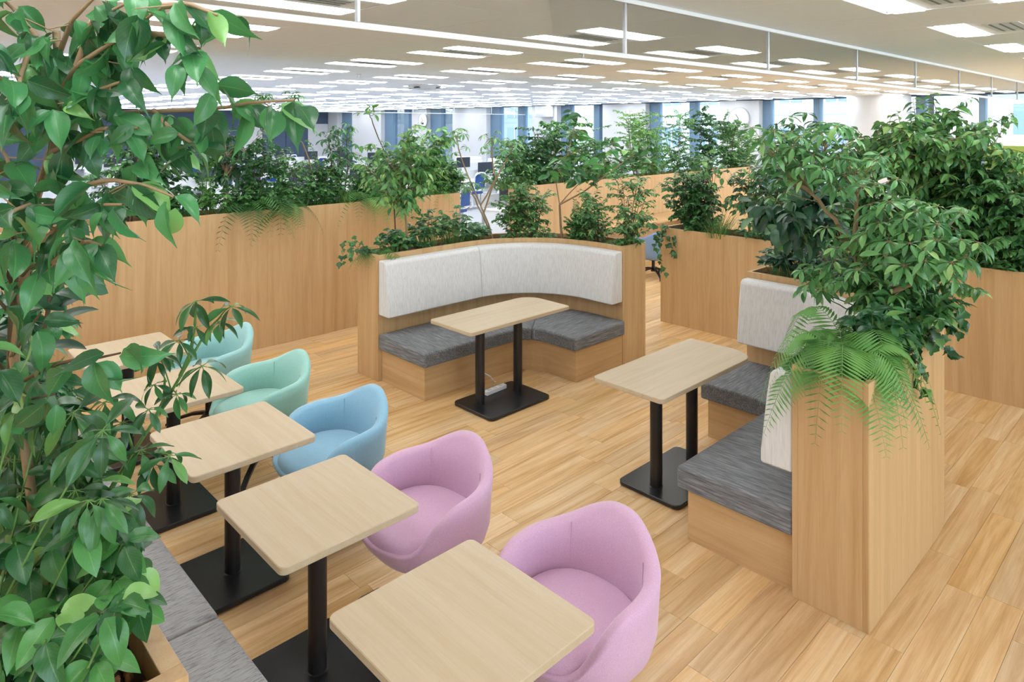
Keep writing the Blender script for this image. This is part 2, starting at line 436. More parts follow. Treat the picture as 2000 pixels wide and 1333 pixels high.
for k, (x, yc) in enumerate(fixt):
    rows = sorted({round(c[1], 2) for c in fixt}); cols_ = sorted({round(c[0], 2) for c in fixt}, reverse=True)
    beyond = [r for r in rows if r > 2.32]; near = [r for r in rows if r < 2.32][::-1]; yr = round(yc, 2)
    where = (ORD[beyond.index(yr)] + ' row beyond the glass barrier') if yr in beyond else (ORD[near.index(yr)] + ' row before the glass barrier')
    lab = 'twin-strip ceiling light, %s, %s from the window wall' % (where, ORD[cols_.index(round(x, 2))])
    for (lx, ly), t in LAB.items():
        if abs(lx - x) < .05 and abs(ly - yc) < .05: lab = t
    if k == 0: L0.location = (x, yc, CH); L0['label'] = lab
    else: dup(L0, (x, yc, CH), lab)

# ------------------------------------------------------------------ walls, windows, columns
wb = structure(box('wall_back', XA - .15, XA, YA, YB, 0, CH, M['veneer'], None, 0))  # unseen wall; wood finish chosen to send less light back into the room
wr = structure(box('wall_right', XA, XB, YA - .15, YA, 0, .3, M['white'], None, 0))  # unseen wall, kept low for the added daylight glazing above
for k in range(7):
    box('pillar', XA + 3.6 * k, XA + 3.6 * k + (.9 if k % 2 else .12), YA - .15, YA, .5, CH, M['white'], wr, .003)
structure(box('window_22', XA, XB, YA - .1, YA - .09, .5, CH, M['glass'], None, 0))  # added glazing out of view, lets cool daylight onto ceiling and planter wall
wl = structure(box('wall_left', XA, XB, YB, YB + .15, 0, CH, M['navy'], None, 0))
for k in range(14):
    box('panel', XB - .2 - 1.2 * (k + 1) + .02, XB - .2 - 1.2 * k - .02, YB - .04, YB, .05, 2.35, M['navy'] if k % 3 else M['white'], wl, .004)
XW = XB
fa = structure(link('wall_front', box_me('wall_front', XW, XW + .3, YA, YB, 2.985, 3.02, M['mullion'], 0)))
box('sill', XW - .25, XW + .3, YA, YB, 0, .55, M['white'], fa, .004)
cols = [(9.05, 10.25), (12.83, 14.56), (16.62, 17.87), (20.4, 22.53), (24.32, 25.42), (27.9, 30.5), (31.9, 32.9), (1.0, 2.2), (-2.8, -1.2)]
for (y0, y1) in cols: structure(box('wall_pillar', XW - .28, XW + .25, y0, y1, .55, 2.985, M['white'], None, .004))
cm = lathe_me('column', [(.70, 0), (.70, 3.0)], M['white'], 40)
structure(link('wall_column', cm, None, (XW - .35, 5.95, 0)))
mull = [(11.15, 11.36), (14.84, 15.09), (18.52, 18.8), (7.47, 7.63), (3.80, 3.92), (25.9, 26.25), (33.2, 33.7), (-.2, 0)]
fins = [(8.82, 9.1), (12.5, 12.83), (16.19, 16.7), (19.86, 20.4), (23.56, 24.32), (27.2, 27.93), (30.9, 31.86), (5.0, 5.2), (.7, 1.0), (10.2, 10.35), (14.5, 14.7), (22.5, 22.7)]
for a_, b_ in mull: structure(box('trim_mullion', XW - .10, XW + .16, a_, b_, .55, 2.985, M['mullion'], None, .004))
for a_, b_ in fins: structure(box('trim_fin', XW - .06, XW + .18, a_, b_, .55, 2.985, M['mullion'], None, .004))
edges = sorted([(0.0, .7), (2.2, 3.8), (3.92, 5.1), (6.4, 7.47), (7.63, 8.82), (10.3, 11.15), (11.36, 12.5), (14.65, 14.84), (15.09, 16.19), (17.87, 18.52), (18.8, 19.86), (22.65, 23.56), (25.42, 25.9), (26.25, 27.2), (30.5, 30.9)])
for k, (a_, b_) in enumerate(edges):
    w = structure(box('window_%d' % (k + 1), XW + .05, XW + .06, a_, b_, .55, 2.985, M['glass'], None, 0))
# overhead glass smoke barrier along the room
gb = thing('smoke_barrier', 'long clear glass smoke barrier hanging from the ceiling on a white rail', 'glass barrier', (0, 2.32, CH))
box('top_rail', -3, XW - .05, 2.305, 2.335, 2.975, 3.0, M['alu'], gb, .002)
box('bottom_rail', -3, XW - .05, 2.309, 2.331, 2.668, 2.694, M['alu'], gb, .002)
px_ = [-1.98, -.29, 1.41, 3.10, 4.81, 6.53, 8.2, 9.92, 11.6, 13.3, 15.0, 16.7, XW - .05]
for k in range(len(px_) - 1):
    box('pane', px_[k] + .004, px_[k + 1] - .004, 2.317, 2.323, 2.694, 2.975, M['smoke'], gb, 0)
for x in px_[1:-1]: box('post', x - .008, x + .008, 2.311, 2.329, 2.694, 2.975, M['steel'], gb, .002)
g2 = thing('smoke_barrier', 'distant glass smoke barrier on a thin rail in front of the far pillars', 'glass barrier', (12, 18.2, CH))
box('bottom_rail', 8, 18.2, 18.19, 18.21, 2.67, 2.69, M['alu'], g2, .002)
for k in range(6):
    box('pane', 8 + 1.7 * k, 8 + 1.7 * (k + 1) - .01, 18.197, 18.203, 2.69, 3.0, M['smoke'], g2, 0)
    box('post', 8 + 1.7 * k - .006, 8 + 1.7 * k + .006, 18.19, 18.21, 2.69, 3.0, M['steel'], g2, 0)

# ------------------------------------------------------------------ outside: city blocks beyond the glass
structure(box('ground', XW + 2, XW + 90, -40, 90, -20.2, -20, M['city'], None, 0))
def tower(label, x, y0, y1, ztop, mat, wy, wz, gy, gz, zoff=0):
    b = thing('office_block', label, 'building', (x, (y0 + y1) / 2, -20))
    box('facade', x, x + 14, y0, y1, -20, ztop, mat, b, 0)
    wm = box_me('window', -.05, .05, 0, wy, 0, wz, M['facade_glass'], 0)
    bar = box_me('glazing_bar', -.09, -.05, wy / 2 - .06, wy / 2 + .06, 0, wz, M['facade'], 0)
    jm = box_me('panel_joint', -.03, .02, 0, (y1 - y0), 0, .06, M['facade_grey'], 0)
    z = -9 + zoff; n = 0
    while z + wz < ztop - .3:
        y = y0 + gy * .4
        link('panel_joint', jm, b, (0, y0 - (y0 + y1) / 2, z + 20 - (gz - wz) / 2))
        while y + wy < y1 - .2 and n < 280:
            w = link('window', wm, b, (0, y - (y0 + y1) / 2, z + 20)); link('glazing_bar', bar, w); n += 1
            y += wy + gy
        z += gz
tower('white tiled office block with square windows seen at the far right', 44, -12, 11.5, 16, M['facade'], 1.9, 1.6, 3.6, 3.3, .9)
tower('white office block with many small windows seen beyond the middle of the window wall', 46, 13, 40, 14, M['facade'], 1.5, 1.5, 1.6, 3.2)
tower('pale grey tower with tall ribbon windows seen at the left windows', 48, 42, 78, 18, M['facade_grey'], 2.2, 2.0, .8, 3.0)
box('glass_tower', 62, 70, 15.5, 21, -20, 24, M['facade_glass'], None, 0)
tag(bpy.data.objects['glass_tower'], 'slim bluish glass tower seen between the white blocks', 'building')

# ------------------------------------------------------------------ planters
def planter(label, loc, x0, x1, y0, y1, z, t=.03, group=None, soil=.05, name='planter', lids=True):
    """box planter of four veneered boards (two mitred ends) with a recessed bed"""
    p = thing(name, label, 'planter', loc, group)
    box('front_board', x0, x1, y0, y0 + t, 0, z, M['veneer'], p, .0012)
    box('back_board', x0, x1, y1 - t, y1, 0, z, M['veneer'], p, .0012)
    box('end_board', x0, x0 + t, y0 + t, y1 - t, 0, z, M['veneer'], p, .0012)
    box('end_board', x1 - t, x1, y0 + t, y1 - t, 0, z, M['veneer'], p, .0012)
    s = box('soil', x0 + t, x1 - t, y0 + t, y1 - t, z - .25, z - soil, M['soil'], p, 0)
    return p
WALLY, WALLZ = 6.90, 1.42
planter('tall long wood planter wall behind the small tables, full of plants', (2, 7.1, 0), -4.5, 5.71, WALLY, 7.36, WALLZ)
planter('long wood planter by the window side, behind the curved booth, under bushy shrubs', (10.5, 7.2, 0), 7.09, 13.9, 7.0, 7.45, WALLZ)
RX, RZ = 6.86, 1.10
planter('long low wood planter running behind the right-hand booth to the frame edge', (7.1, 1, 0), RX, RX + .46, -3.4, 4.62, RZ)
# planter behind the front bench
BX, BZ, BY0 = .545, 1.08, 1.60
bp = planter('wood planter behind the grey bench, heaped with leafy plants in the lower left', (.25, 4, 0), -.02, BX, BY0, 6.6, BZ, .045, soil=.07)
rng0 = np.random.default_rng(5)
bm = bmesh.new()
for k in range(900):
    s = rng0.uniform(.006, .012)
    mt = Matrix.Translation((rng0.uniform(.03, .49), BY0 + .05 + rng0.uniform(0, .8) ** 1.5 * 1.2, BZ - .068 + s * .4)) @ Euler(rng0.uniform(0, 6, 3)).to_matrix().to_4x4() @ Matrix.Diagonal((s * 1.2, s, s * .8, 1))
    bmesh.ops.create_icosphere(bm, subdivisions=1, radius=1, matrix=mt)
me = bpy.data.meshes.new('clay'); bm.to_mesh(me); bm.free(); me.materials.append(M['clay'])
me.polygons.foreach_set('use_smooth', [True] * len(me.polygons))
o = link('clay_pebbles', me); o['kind'] = 'stuff'; tag(o, 'brown clay pebbles covering the soil of the bench planter', 'pebbles')

# bench
be = thing('bench', 'long grey upholstered bench along the wood planter facing the small tables', 'bench', (.78, 3.5, 0))
ys = [6.5, 5.25, 4.35, 3.47, 2.69, 1.85, 1.0, .1, -.6]
for k in range(len(ys) - 1):
    o = box('seat_cushion', BX + .002, 1.03, ys[k + 1] + .002, ys[k] - .002, .30, .42, M['bench_fabric'], be, 0)
    md = o.modifiers.new('round', 'BEVEL'); md.width = .022; md.segments = 4; md.harden_normals = True
    o.data.polygons.foreach_set('use_smooth', [True] * len(o.data.polygons))
box('plinth', BX + .002, .97, -.6, 6.5, 0, .30, M['veneer_flat'], be)

# ------------------------------------------------------------------ booths
def arc_line(x0, yv, xc, yc, xv, ye, n=16):
    pts = [(x0, yv), ((x0 + xc) / 2, yv)]
    for i in range(n + 1):
        a_ = math.pi / 2 * i / n
        pts.append((xc + (xv - xc) * math.sin(a_), yc + (yv - yc) * math.cos(a_)))
    pts.append((xv, ye)); return pts
def booth(label_p, label_s, x0, xs, xb, xo, ys_, yb, yo, ye, xc, yc, mir=1):
    s = 1 if mir > 0 else -1
    t = .028; z = 1.13
    p = thing('planter', label_p, 'planter', (x0, yo, 0))
    outer = arc_line(x0, yo, xc, yc, xo, ye); outer_i = arc_line(x0, yo - s * t, xc, yc, xo - t, ye)
    back = arc_line(x0, yb, xc, yc, xb, ye); back_i = arc_line(x0, yb + s * t, xc, yc, xb + t, ye)
    strip_solid('outer_board', outer, outer_i, 0, z, M['veneer'], p)
    strip_solid('inner_board', back_i, back, 0, z, M['veneer'], p)
    ya, yc_ = sorted((yb + s * t, yo - s * t))
    box('end_board', x0, x0 + t, ya, yc_, 0, z, M['veneer'], p)
    yd, yf = sorted((ye, ye + s * t))
    box('end_board', xb + t, xo - t, yd, yf, 0, z, M['veneer'], p)
    ins = lambda L: [(max(a[0], x0 + t), max(a[1], ye + t) if s > 0 else min(a[1], ye - t)) for a in L]
    so = strip_solid('soil', ins(outer_i), ins(back_i), z - .2, z - .04, M['soil'], p, 0)
    q = thing('booth_sofa', label_s, 'sofa', (x0, ys_, 0))
    c0 = lambda off: arc_line(x0 + .005, yb - s * (off + .001), xc, yc, xb - off - .001, ye + s * .002)
    cs = arc_line(x0 + .002, ys_ - s * .05, xc, yc, xs - .05, ye - s * .03)
    cbk = arc_line(x0 + .002, yb - s * .001, xc, yc, xb - .001, ye - s * .03)
    base_f = arc_line(x0 + .04, ys_, xc, yc, xs, ye + s * .005); base_b = arc_line(x0 + .04, yb - s * .002, xc, yc, xb - .002, ye + s * .005)
    strip_solid('base', base_f, base_b, 0, .285, M['veneer_flat'], q, .0015)
    k = 11
    fab = M['dark_fabric_y']
    strip_solid('seat_cushion', cs[:k + 1], cbk[:k + 1], .287, .405, M['dark_fabric_y'], q, .022, 4, (.287, .425))
    strip_solid('seat_cushion', cs[k:], cbk[k:], .287, .405, M['dark_fabric_x'], q, .022, 4, (.287, .425))
    # back rest: wedge, thicker at the foot
    for nm, sl in (('back_cushion', slice(0, 4)), ('back_cushion', slice(3, None))):
        n_b, n_t = c0(.165)[sl], c0(.115)[sl]; bk = c0(0)[sl]
        l = q.location; v = []; f = []; n = len(bk)
        for B, T, K in zip(n_b, n_t, bk):
            prof = [(K, .595), (B, .595), (B, .66), ((np.array(B) * .35 + np.array(T) * .65), .95), (T, 1.06), ((np.array(T) * .75 + np.array(K) * .25), 1.085), (K, 1.085)]
            v += [(a_[0] - l[0], a_[1] - l[1], zz) for a_, zz in prof]
        m = len(prof)
        for kk in range(n - 1):
            for i in range(m):
                j = (i + 1) % m; f.append((m * kk + i, m * kk + j, m * kk + m + j, m * kk + m + i))
        f += [tuple(reversed(range(m))), tuple(m * (n - 1) + i for i in range(m))]
        o = link(nm, mesh_from(nm, v, f, M['light_fabric'], True, True), q)
        md = o.modifiers.new('round', 'BEVEL'); md.width = .014; md.segments = 3; md.limit_method = 'ANGLE'; md.angle_limit = math.radians(38); md.harden_normals = True
    return p, q
SA = dict(x0=3.415, xs=4.68, xb=5.36, xo=5.73, ys_=4.64, yb=5.28, yo=5.62, ye=4.035, xc=4.44, yc=4.36)
SB = dict(x0=3.315, xs=4.57, xb=5.17, xo=5.52, ys_=2.08, yb=1.478, yo=1.125, ye=2.67, xc=4.365, yc=2.28)
booth('curved wood planter round the back of the middle booth, end board facing the aisle', 'curved corner booth sofa in the middle with white back and charcoal seats', mir=1, **SA)
booth('curved wood planter at right with ferns spilling over its near corner', 'curved corner booth sofa at right, half hidden behind its planter', mir=-1, **SB)

# ------------------------------------------------------------------ tables
def pole(parent, x, y, r=.0385, z0=.028, z1=.693):
    return link('pole', lathe_me('pole', [(r + .012, 0), (r, .004), (r, z1 - z0)], M['black'], 28), parent, (x, y, z0))
def cafe_table(label, x, y, y_w=.62):
    t = thing('cafe_table', label, 'table', (x, y, 0), 'small square-cornered tables in a row')
    link('tabletop', slab_me('tabletop', -.306, .306, -y_w / 2, y_w / 2, .692, .722, [.03] * 4, M['top_y']), t)
    pole(t, 0, 0)
    link('base_plate', slab_me('base_plate', -.20, .20, -.24, .24, .004, .03, [.03] * 4, M['black_plate'], .004), t)
    return t
T1 = cafe_table('nearest small maple-topped table, cut off by the bottom edge, before a pink chair', 1.412, 1.70)
for y, lab in ((2.638, 'second small table from the front, between bench and the farther pink chair'),
               (3.52, 'third small table from the front, before the blue chair'),
               (4.405, 'fourth small table from the front, before the mint chair, behind umbrella-plant leaves'),
               (5.345, 'farthest small table, before the aqua chair by the tall planter wall')):
    dup(T1, (1.412, y, 0), lab)
def booth_table(label, x0, x1, y0, y1, rad, px, py, plate):
    cx, cy = (x0 + x1) / 2, (y0 + y1) / 2
    t = thing('booth_table', label, 'table', (cx, cy, 0))
    link('tabletop', slab_me('tabletop', x0 - cx, x1 - cx, y0 - cy, y1 - cy, .693, .722, rad, M['top_x'], n=10), t)
    for p in px: pole(t, p - cx, py - cy)
    link('base_plate', slab_me('base_plate', plate[0] - cx, plate[1] - cx, plate[2] - cy, plate[3] - cy, .004, .03, [.045] * 4, M['black_plate'], .004), t)
    return t
booth_table('oblong maple-topped table with two black poles before the middle booth', 3.395, 4.535, 3.978, 4.495, [.03, .03, .16, .03], (3.70, 4.13), 4.22, (3.575, 4.255, 3.945, 4.42))
booth_table('oblong maple-topped table with two black poles before the right booth', 3.36, 4.495, 2.25, 2.768, [.03, .16, .03, .03], (3.665, 4.08), 2.50, (3.545, 4.225, 2.265, 2.715))
ps = thing('power_strip', 'white power strip with a looped cable on the black plate of the middle table', 'power strip', (3.97, 4.33, .03))
ps.rotation_euler = (0, 0, .05)
link('body', slab_me('body', -.12, .12, -.024, .024, 0, .035, [.008] * 4, M['whitep'], .004), ps)
for k in range(3): link('socket', slab_me('socket', -.09 + .065 * k, -.05 + .065 * k, -.015, .015, .0345, .037, [.006] * 4, M['vent'], .0008), ps)
tube('cable', [(-.12, 0, .02), (-.15, .03, .03), (-.10, .09, .10), (0, .13, .12), (.08, .14, .07), (.14, .15, .0), (.2, .2, -.02)], .006, M['whitep'], ps)

# ------------------------------------------------------------------ tub chairs
def interp(x, xs_, ys2):
    for i in range(len(xs_) - 1):
        if xs_[i] <= x <= xs_[i + 1]:
            u = (x - xs_[i]) / (xs_[i + 1] - xs_[i]); u = u * u * (3 - 2 * u); return ys2[i] + (ys2[i + 1] - ys2[i]) * u
    return ys2[-1]
def shell_mesh(mat):
    N = 72; TH = .052
    ad = [0, 14, 30, 44, 58, 80, 104, 118, 128, 138, 180]; zd = [.730, .724, .688, .645, .622, .616, .602, .56, .485, .42, .405]
    fine = np.interp(np.arange(-60, 241), *(lambda a_, z_: (np.r_[-a_[::-1][:-1], a_, 360 - a_[::-1][1:]], np.r_[z_[::-1][:-1], z_, z_[::-1][1:]]))(np.array(ad, float), np.array(zd)))
    ker = np.exp(-.5 * (np.arange(-15, 16) / 5.0) ** 2); ker /= ker.sum(); fine = np.convolve(fine, ker, 'same')[60:241]
    def foot(phi, k, inset=0):
        c, s_ = math.cos(phi), math.sin(phi)
        rx = (.285 if c > 0 else .30) * k - inset; ry = .31 * k - inset
        e = 2.35
        r = 1 / ((abs(c) / rx) ** e + (abs(s_) / ry) ** e) ** (1 / e)
        return r * c, r * s_
    rings = []
    for i in range(N):
        phi = 2 * math.pi * i / N; d = math.degrees(phi); d = d if d <= 180 else 360 - d
        zt = float(np.interp(d, np.arange(181), fine)); back = max(0, math.cos(phi)) ** 2
        col_ = []
        for k, z in ((.30, .285), (.62, .290), (.80, .312), (.92, .355), (.985, .42)):
            x, y = foot(phi, k); col_.append((x, y, min(z, zt - .02 if z > .38 else z)))
        for u in (.35, .7, .93):
            z = .42 + (zt - .42) * u if zt > .44 else .42 - (.42 - zt + .012) * 0
            z = min(z, zt - .004) if zt > .44 else zt - .010 + u * .008
            x, y = foot(phi, .985 + .03 * u); col_.append((x + back * .035 * u * (zt - .42) / .34, y, z))
        x, y = foot(phi, 1.012, .010); col_.append((x + back * .035 * max(0, zt - .42) / .34, y, zt + .003))
        x, y = foot(phi, 1.0, TH * .62); col_.append((x + back * .034 * max(0, zt - .42) / .34, y, zt + .002))
        x, y = foot(phi, 1.0, TH); col_.append((x + back * .030 * max(0, zt - .42) / .34, y, zt - .016))
        for u in (.6, .25):
            x, y = foot(phi, .985, TH); z = .40 + (zt - .016 - .40) * u
            col_.append((x + back * .03 * u * max(0, zt - .42) / .34, y, z if zt > .44 else zt - .02 - .01 * (1 - u)))
        x, y = foot(phi, .97, TH); col_.append((x, y, .365))
        x, y = foot(phi, .3); col_.append((x, y, .36))
        rings.append(col_)
    m = len(rings[0]); v = [p for r in rings for p in r]; f = []
    for i in range(N):
        j = (i + 1) % N
        for k in range(m - 1): f.append((i * m + k, j * m + k, j * m + k + 1, i * m + k + 1))
    f.append(tuple(i * m for i in reversed(range(N)))); f.append(tuple(i * m + m - 1 for i in range(N)))
    return mesh_from('shell', v, f, mat, True, True), foot
def cushion_mesh(mat, foot, TH=.052):
    N = 48; v = []; f = []
    lv = [(.94, .372), (.995, .385), (1.0, .412), (.985, .438), (.93, .455), (.80, .463), (.5, .467), (.15, .468)]
    for k, z in lv:
        for i in range(N):
            phi = 2 * math.pi * i / N; x, y = foot(phi, .985, TH + .003)
            if math.cos(phi) < 0: q = min(1, -math.cos(phi) * 1.4); x -= .046 * q
            v.append((x * k, y * k, z - (.012 * max(0, -x * k / .28) if k > .5 else 0)))
    m = len(lv)
    for a_ in range(m - 1):
        for i in range(N):
            j = (i + 1) % N; f.append((a_ * N + i, a_ * N + j, (a_ + 1) * N + j, (a_ + 1) * N + i))
    f.append(tuple(reversed(range(N)))); f.append(tuple((m - 1) * N + i for i in range(N)))
    return mesh_from('seat_cushion', v, f, mat, True, True)
def legbar():
    # flat bent bar running from hub to floor
    prof = [(.02, .10, .022), (.12, .088, .022), (.23, .055, .020), (.31, .016, .018), (.325, .004, .018)]
    v = []; f = []
    for x, z, h in prof:
        for sy in (-.016, .016):
            v += [(x, sy, z), (x, sy, z + h)]
    for k in range(len(prof) - 1):
        a_ = 4 * k; b_ = a_ + 4
        f += [(a_, a_ + 1, b_ + 1, b_), (a_ + 3, a_ + 2, b_ + 2, b_ + 3), (a_ + 1, a_ + 3, b_ + 3, b_ + 1), (a_ + 2, a_, b_, b_ + 2)]
    f += [(0, 2, 3, 1), (4 * len(prof) - 4, 4 * len(prof) - 3, 4 * len(prof) - 1, 4 * len(prof) - 2)]
    return mesh_from('leg', v, f, M['black'], False, True)
LEG = legbar()
HUB = lathe_me('column', [(.036, .092), (.036, .118), (.024, .12), (.024, .262), (.09, .266), (.11, .288)], M['black'], 20)
_, FOOT = shell_mesh(None)
def tub_chair(colour, label, x, y, rz):
    t = thing('tub_chair', label, 'chair', (x, y, 0), 'upholstered tub chairs along the small tables', rz)
    mat = FELT[colour]
    if mat.name not in bpy.data.meshes:
        s_, _f = shell_mesh(mat); s_.name = mat.name
        c_ = cushion_mesh(mat, FOOT); c_.name = mat.name + '_cushion'
    sh = link('shell', bpy.data.meshes[mat.name], t); link('seat_cushion', bpy.data.meshes[mat.name + '_cushion'], t)
    for s_ in (-1, 1):
        pts = []
        for k in range(9):
            z = .455 + (.632 - .455) * k / 8; phi = math.radians(46) * s_
            px, py = FOOT(phi, .985, .0505); b = max(0, math.cos(phi)) ** 2
            pts.append((px + b * .03 * max(0, (z - .42)) / .34, py, z))
        tube('seam', pts, .0022, mat, sh, 5)
    link('column', HUB, t)
    for k in range(4):
        o = link('leg', LEG, t); o.rotation_euler = (0, 0, math.pi / 4 + k * math.pi / 2)
    return t
CHX = 2.0
tub_chair('pink', 'nearest lilac-pink tub chair, cut off at the bottom, behind the nearest small table', CHX, 1.735, -.02)
tub_chair('pink', 'lilac-pink tub chair behind the second small table, between pink and blue chairs', CHX - .01, 2.665, .03)
tub_chair('blue', 'sky-blue tub chair behind the third small table', CHX - .01, 3.56, -.02)
tub_chair('mint', 'mint-green tub chair behind the fourth small table', CHX - .02, 4.475, .02)
tub_chair('aqua', 'pale aqua tub chair farthest back near the tall planter wall', CHX - .02, 5.39, 0)

# ------------------------------------------------------------------ far office: chair and counter seen past the middle booth
ct = thing('counter', 'light wood counter before the far planter, seen right of the middle booth', 'counter', (9.6, 6.85, 0))
box('worktop', 8.2, 11.2, 6.42, 6.98, .70, .735, M['veneer_flat'], ct)
for x in (8.25, 11.1): box('support', x, x + .03, 6.5, 6.98, 0, .70, M['veneer'], ct)
oc = thing('swivel_chair', 'powder-blue swivel chair at the wood counter right of the middle booth', 'chair', (8.75, 6.02, 0), rz=-2.2)
mat = FELT['powder']; s_, _f = shell_mesh(mat); c_ = cushion_mesh(mat, FOOT)
link('shell', s_, oc); link('seat_cushion', c_, oc); link('column', HUB, oc)
for k in range(5):
    o = link('leg', LEG, oc); o.rotation_euler = (0, 0, k * 2 * math.pi / 5); o.location = (0, 0, .03)
    cst = link('caster', lathe_me('caster', [(.02, -.012), (.028, -.008), (.028, .008), (.02, .012)], M['black'], 14), o, (.315, 0, 0)); cst.rotation_euler = (math.pi / 2, 0, 0)

# ------------------------------------------------------------------ far office: desks, monitors, task chairs
dk = thing('office_desk', 'white office desk in the rows behind the tall planter wall', 'desk', (0, 0, 0), 'white desks in the open office')
link('desktop', slab_me('desktop', -.7, .7, -.35, .35, .70, .725, [.01] * 4, M['whitep']), dk)
for s_ in (-1, 1): link('leg_frame', box_me('leg_frame', s_ * .66 - .02, s_ * .66 + .02, -.3, .3, 0, .70, M['whitep'], .003), dk)
link('screen', box_me('screen', -.7, .7, .35, .38, .4, .98, M['vent'], .004), dk)
mo = thing('monitor', 'black computer monitor on a white desk in the open office', 'monitor', (0, 0, 0), 'black monitors in the open office')
link('display', box_me('display', -.29, .29, 0, .03, .14, .48, M['monitor'], .005), mo)
link('stand', box_me('stand', -.03, .03, .03, .06, 0, .3, M['whitep'], .003), mo)
link('foot', box_me('foot', -.11, .11, -.06, .12, 0, .012, M['whitep'], .003), mo)
tc = thing('task_chair', 'white-framed task chair with a blue seat in the open office', 'chair', (0, 0, 0), 'white and blue task chairs in the open office')
link('seat', slab_me('seat', -.24, .24, -.24, .24, .42, .49, [.09] * 4, M['blue_seat'], .02), tc)
bkf = []
for i in range(21):
    a_ = 2 * math.pi * i / 20; c_, s_ = math.cos(a_), math.sin(a_)
    bkf.append((.22 * math.copysign(abs(c_) ** .6, c_), -.26 - .04 * (s_ + 1), .76 + .24 * math.copysign(abs(s_) ** .6, s_)))
tube('back_frame', bkf, .024, M['whitep'], tc, 6)
link('back_pad', box_me('back_pad', -.19, .19, -.30, -.275, .56, .96, M['blue_seat'], .01), tc)
link('column', lathe_me('column', [(.03, .08), (.03, .42)], M['whitep'], 12), tc)
for k in range(5):
    o = link('leg', box_me('leg', .02, .30, -.02, .02, .05, .08, M['whitep'], .004), tc); o.rotation_euler = (0, 0, k * 2 * math.pi / 5)
first = True; rg = random.Random(4); row = -1
for Y in (9.4, 12.2, 15.0, 17.8, 20.6, 23.4, 26.2, 29.0):
    row += 1; nth = 0
    for X in (15.1, 13.65, 12.2, 10.75, 9.3, 7.85, 6.4):
        d_ = X * FW[0] + Y * FW[1]; pxx = CX + F * (X * RT[0] + Y * RT[1]) / d_
        if not (150 < pxx < 1060) or rg.random() < .18: continue
        for t_, loc in ((dk, (X, Y, 0)), (mo, (X + rg.uniform(-.2, .2), Y + .12, .725)), (tc, (X + rg.uniform(-.15, .15), Y - .62, 0))):
            rz = rg.uniform(-.5, .5) if t_ is tc else 0
            lab = {'desk': 'white office desk, %s desk row behind the wood planters, %s from the window wall', 'monitor': 'black monitor in the %s desk row behind the wood planters, %s from the window wall',
                   'chair': 'white-framed blue task chair, %s desk row behind the wood planters, %s from the window wall'}[t_['category']] % (ORD[row], ORD[nth])
            if first: t_.location = loc; t_['label'] = lab
            else: dup(t_, loc, lab, rz)
        nth += 1
        first = False
for px, w_ in ((915, .8), (985, 1.1)):
    x_ = 16.6; y_ = on_x(px, x_)
    o = thing('copier', 'white office copier by the far pillars, %s' % ('left of two' if px < 950 else 'right of two'), 'copier', (x_, y_, 0))
    link('body', box_me('body', -.35, .35, -w_ / 2, w_ / 2, 0, 1.0, M['whitep'], .02), o)
    link('scanner_lid', box_me('scanner_lid', -.33, .33, -w_ / 2 + .03, w_ / 2 - .03, 1.0, 1.12, M['alu'], .02), o)
    link('paper_tray', box_me('paper_tray', -.37, -.34, -w_ / 2 + .1, w_ / 2 - .1, .3, .5, M['vent'], .01), o)
# clocks
for px, py, lab in ((826, 236, 'round white wall clock with small display on a far pillar, left of centre'), (1443, 232, 'round white wall clock on the far pillar half hidden by leaves, right of centre')):
    x_ = XW - .31; y_ = on_x(px, x_); z_ = z_at(py, x_, y_)
    o = thing('wall_clock', lab, 'clock', (x_, y_, z_)); o.rotation_euler = (0, -math.pi / 2, 0)
    link('dial', lathe_me('dial', [(.30, -.02), (.30, .014), (.26, .016)], M['whitep'], 36), o)
    link('rim', lathe_me('rim', [(.33, -.03), (.33, .03), (.30, .03), (.30, .012)], M['steel'], 36), o)
    link('display', box_me('display', -.16, -.08, -.08, .08, .014, .022, M['digital'], .002), o)
    for a_, l_ in ((.6, .16), (2.2, .22)):
        h = link('hand', box_me('hand', 0, l_, -.008, .008, .016, .024, M['digital'], 0), o); h.rotation_euler = (0, 0, a_)
x_ = XW - .5; y_ = on_x(1061, x_)
o = thing('air_conditioner', 'grey-white wall unit at the top of a far pillar near the middle', 'air conditioner', (x_, y_, 2.7))
link('body', box_me('body', -.12, .2, -.32, .32, -.12, .28, M['whitep'], .02), o)
link('grille', box_me('grille', -.135, -.12, -.28, .28, -.08, 0, M['vent'], .004), o)
p_ = at(830, 190, 12.2)
o = thing('ceiling_sensor', 'white dome unit with dark slots on the ceiling above the fig tree', 'sensor', (p_[0], p_[1], CH - .08))
link('dome', lathe_me('dome', [(.10, 0), (.24, .02), (.30, .06), (.30, .08)], M['white'], 28), o)
for k in range(4):
    s_ = link('slot', box_me('slot', .245, .30, -.05, .05, .018, .03, M['digital'], 0), o); s_.rotation_euler = (0, 0, k * math.pi / 2 + .4)
for k, (px, py, lab) in enumerate(((1139, 105, 'small ceiling sprinkler below the glass rail near its third light'), (700, 145, 'small ceiling sprinkler between light rows left of centre'),
                              (1087, 167, 'small ceiling sprinkler above the rubber tree among distant lights'), (822, 180, 'small ceiling sprinkler just above the white ceiling dome'))):
    d_ = F * (CAMH - CH) / (py - YH); p_ = at(px, py, d_)
    o = thing('sprinkler', lab, 'sprinkler', (p_[0], p_[1], CH))
    link('rose', lathe_me('rose', [(.035, -.006), (.04, 0)], M['steel'], 14), o)
    link('head', lathe_me('head', [(.022, -.045), (.022, -.04), (.008, -.036), (.010, -.006)], M['steel'], 12), o)
lp = thing('partition', 'yellow-green partition panel beyond the plants at the right edge', 'partition', (9.6, .2, 0))
box('panel', 9.58, 9.62, -2.5, on_x(1925, 9.6), .05, z_at(284, 9.6, on_x(1925, 9.6)), M['lime'], lp, .004)
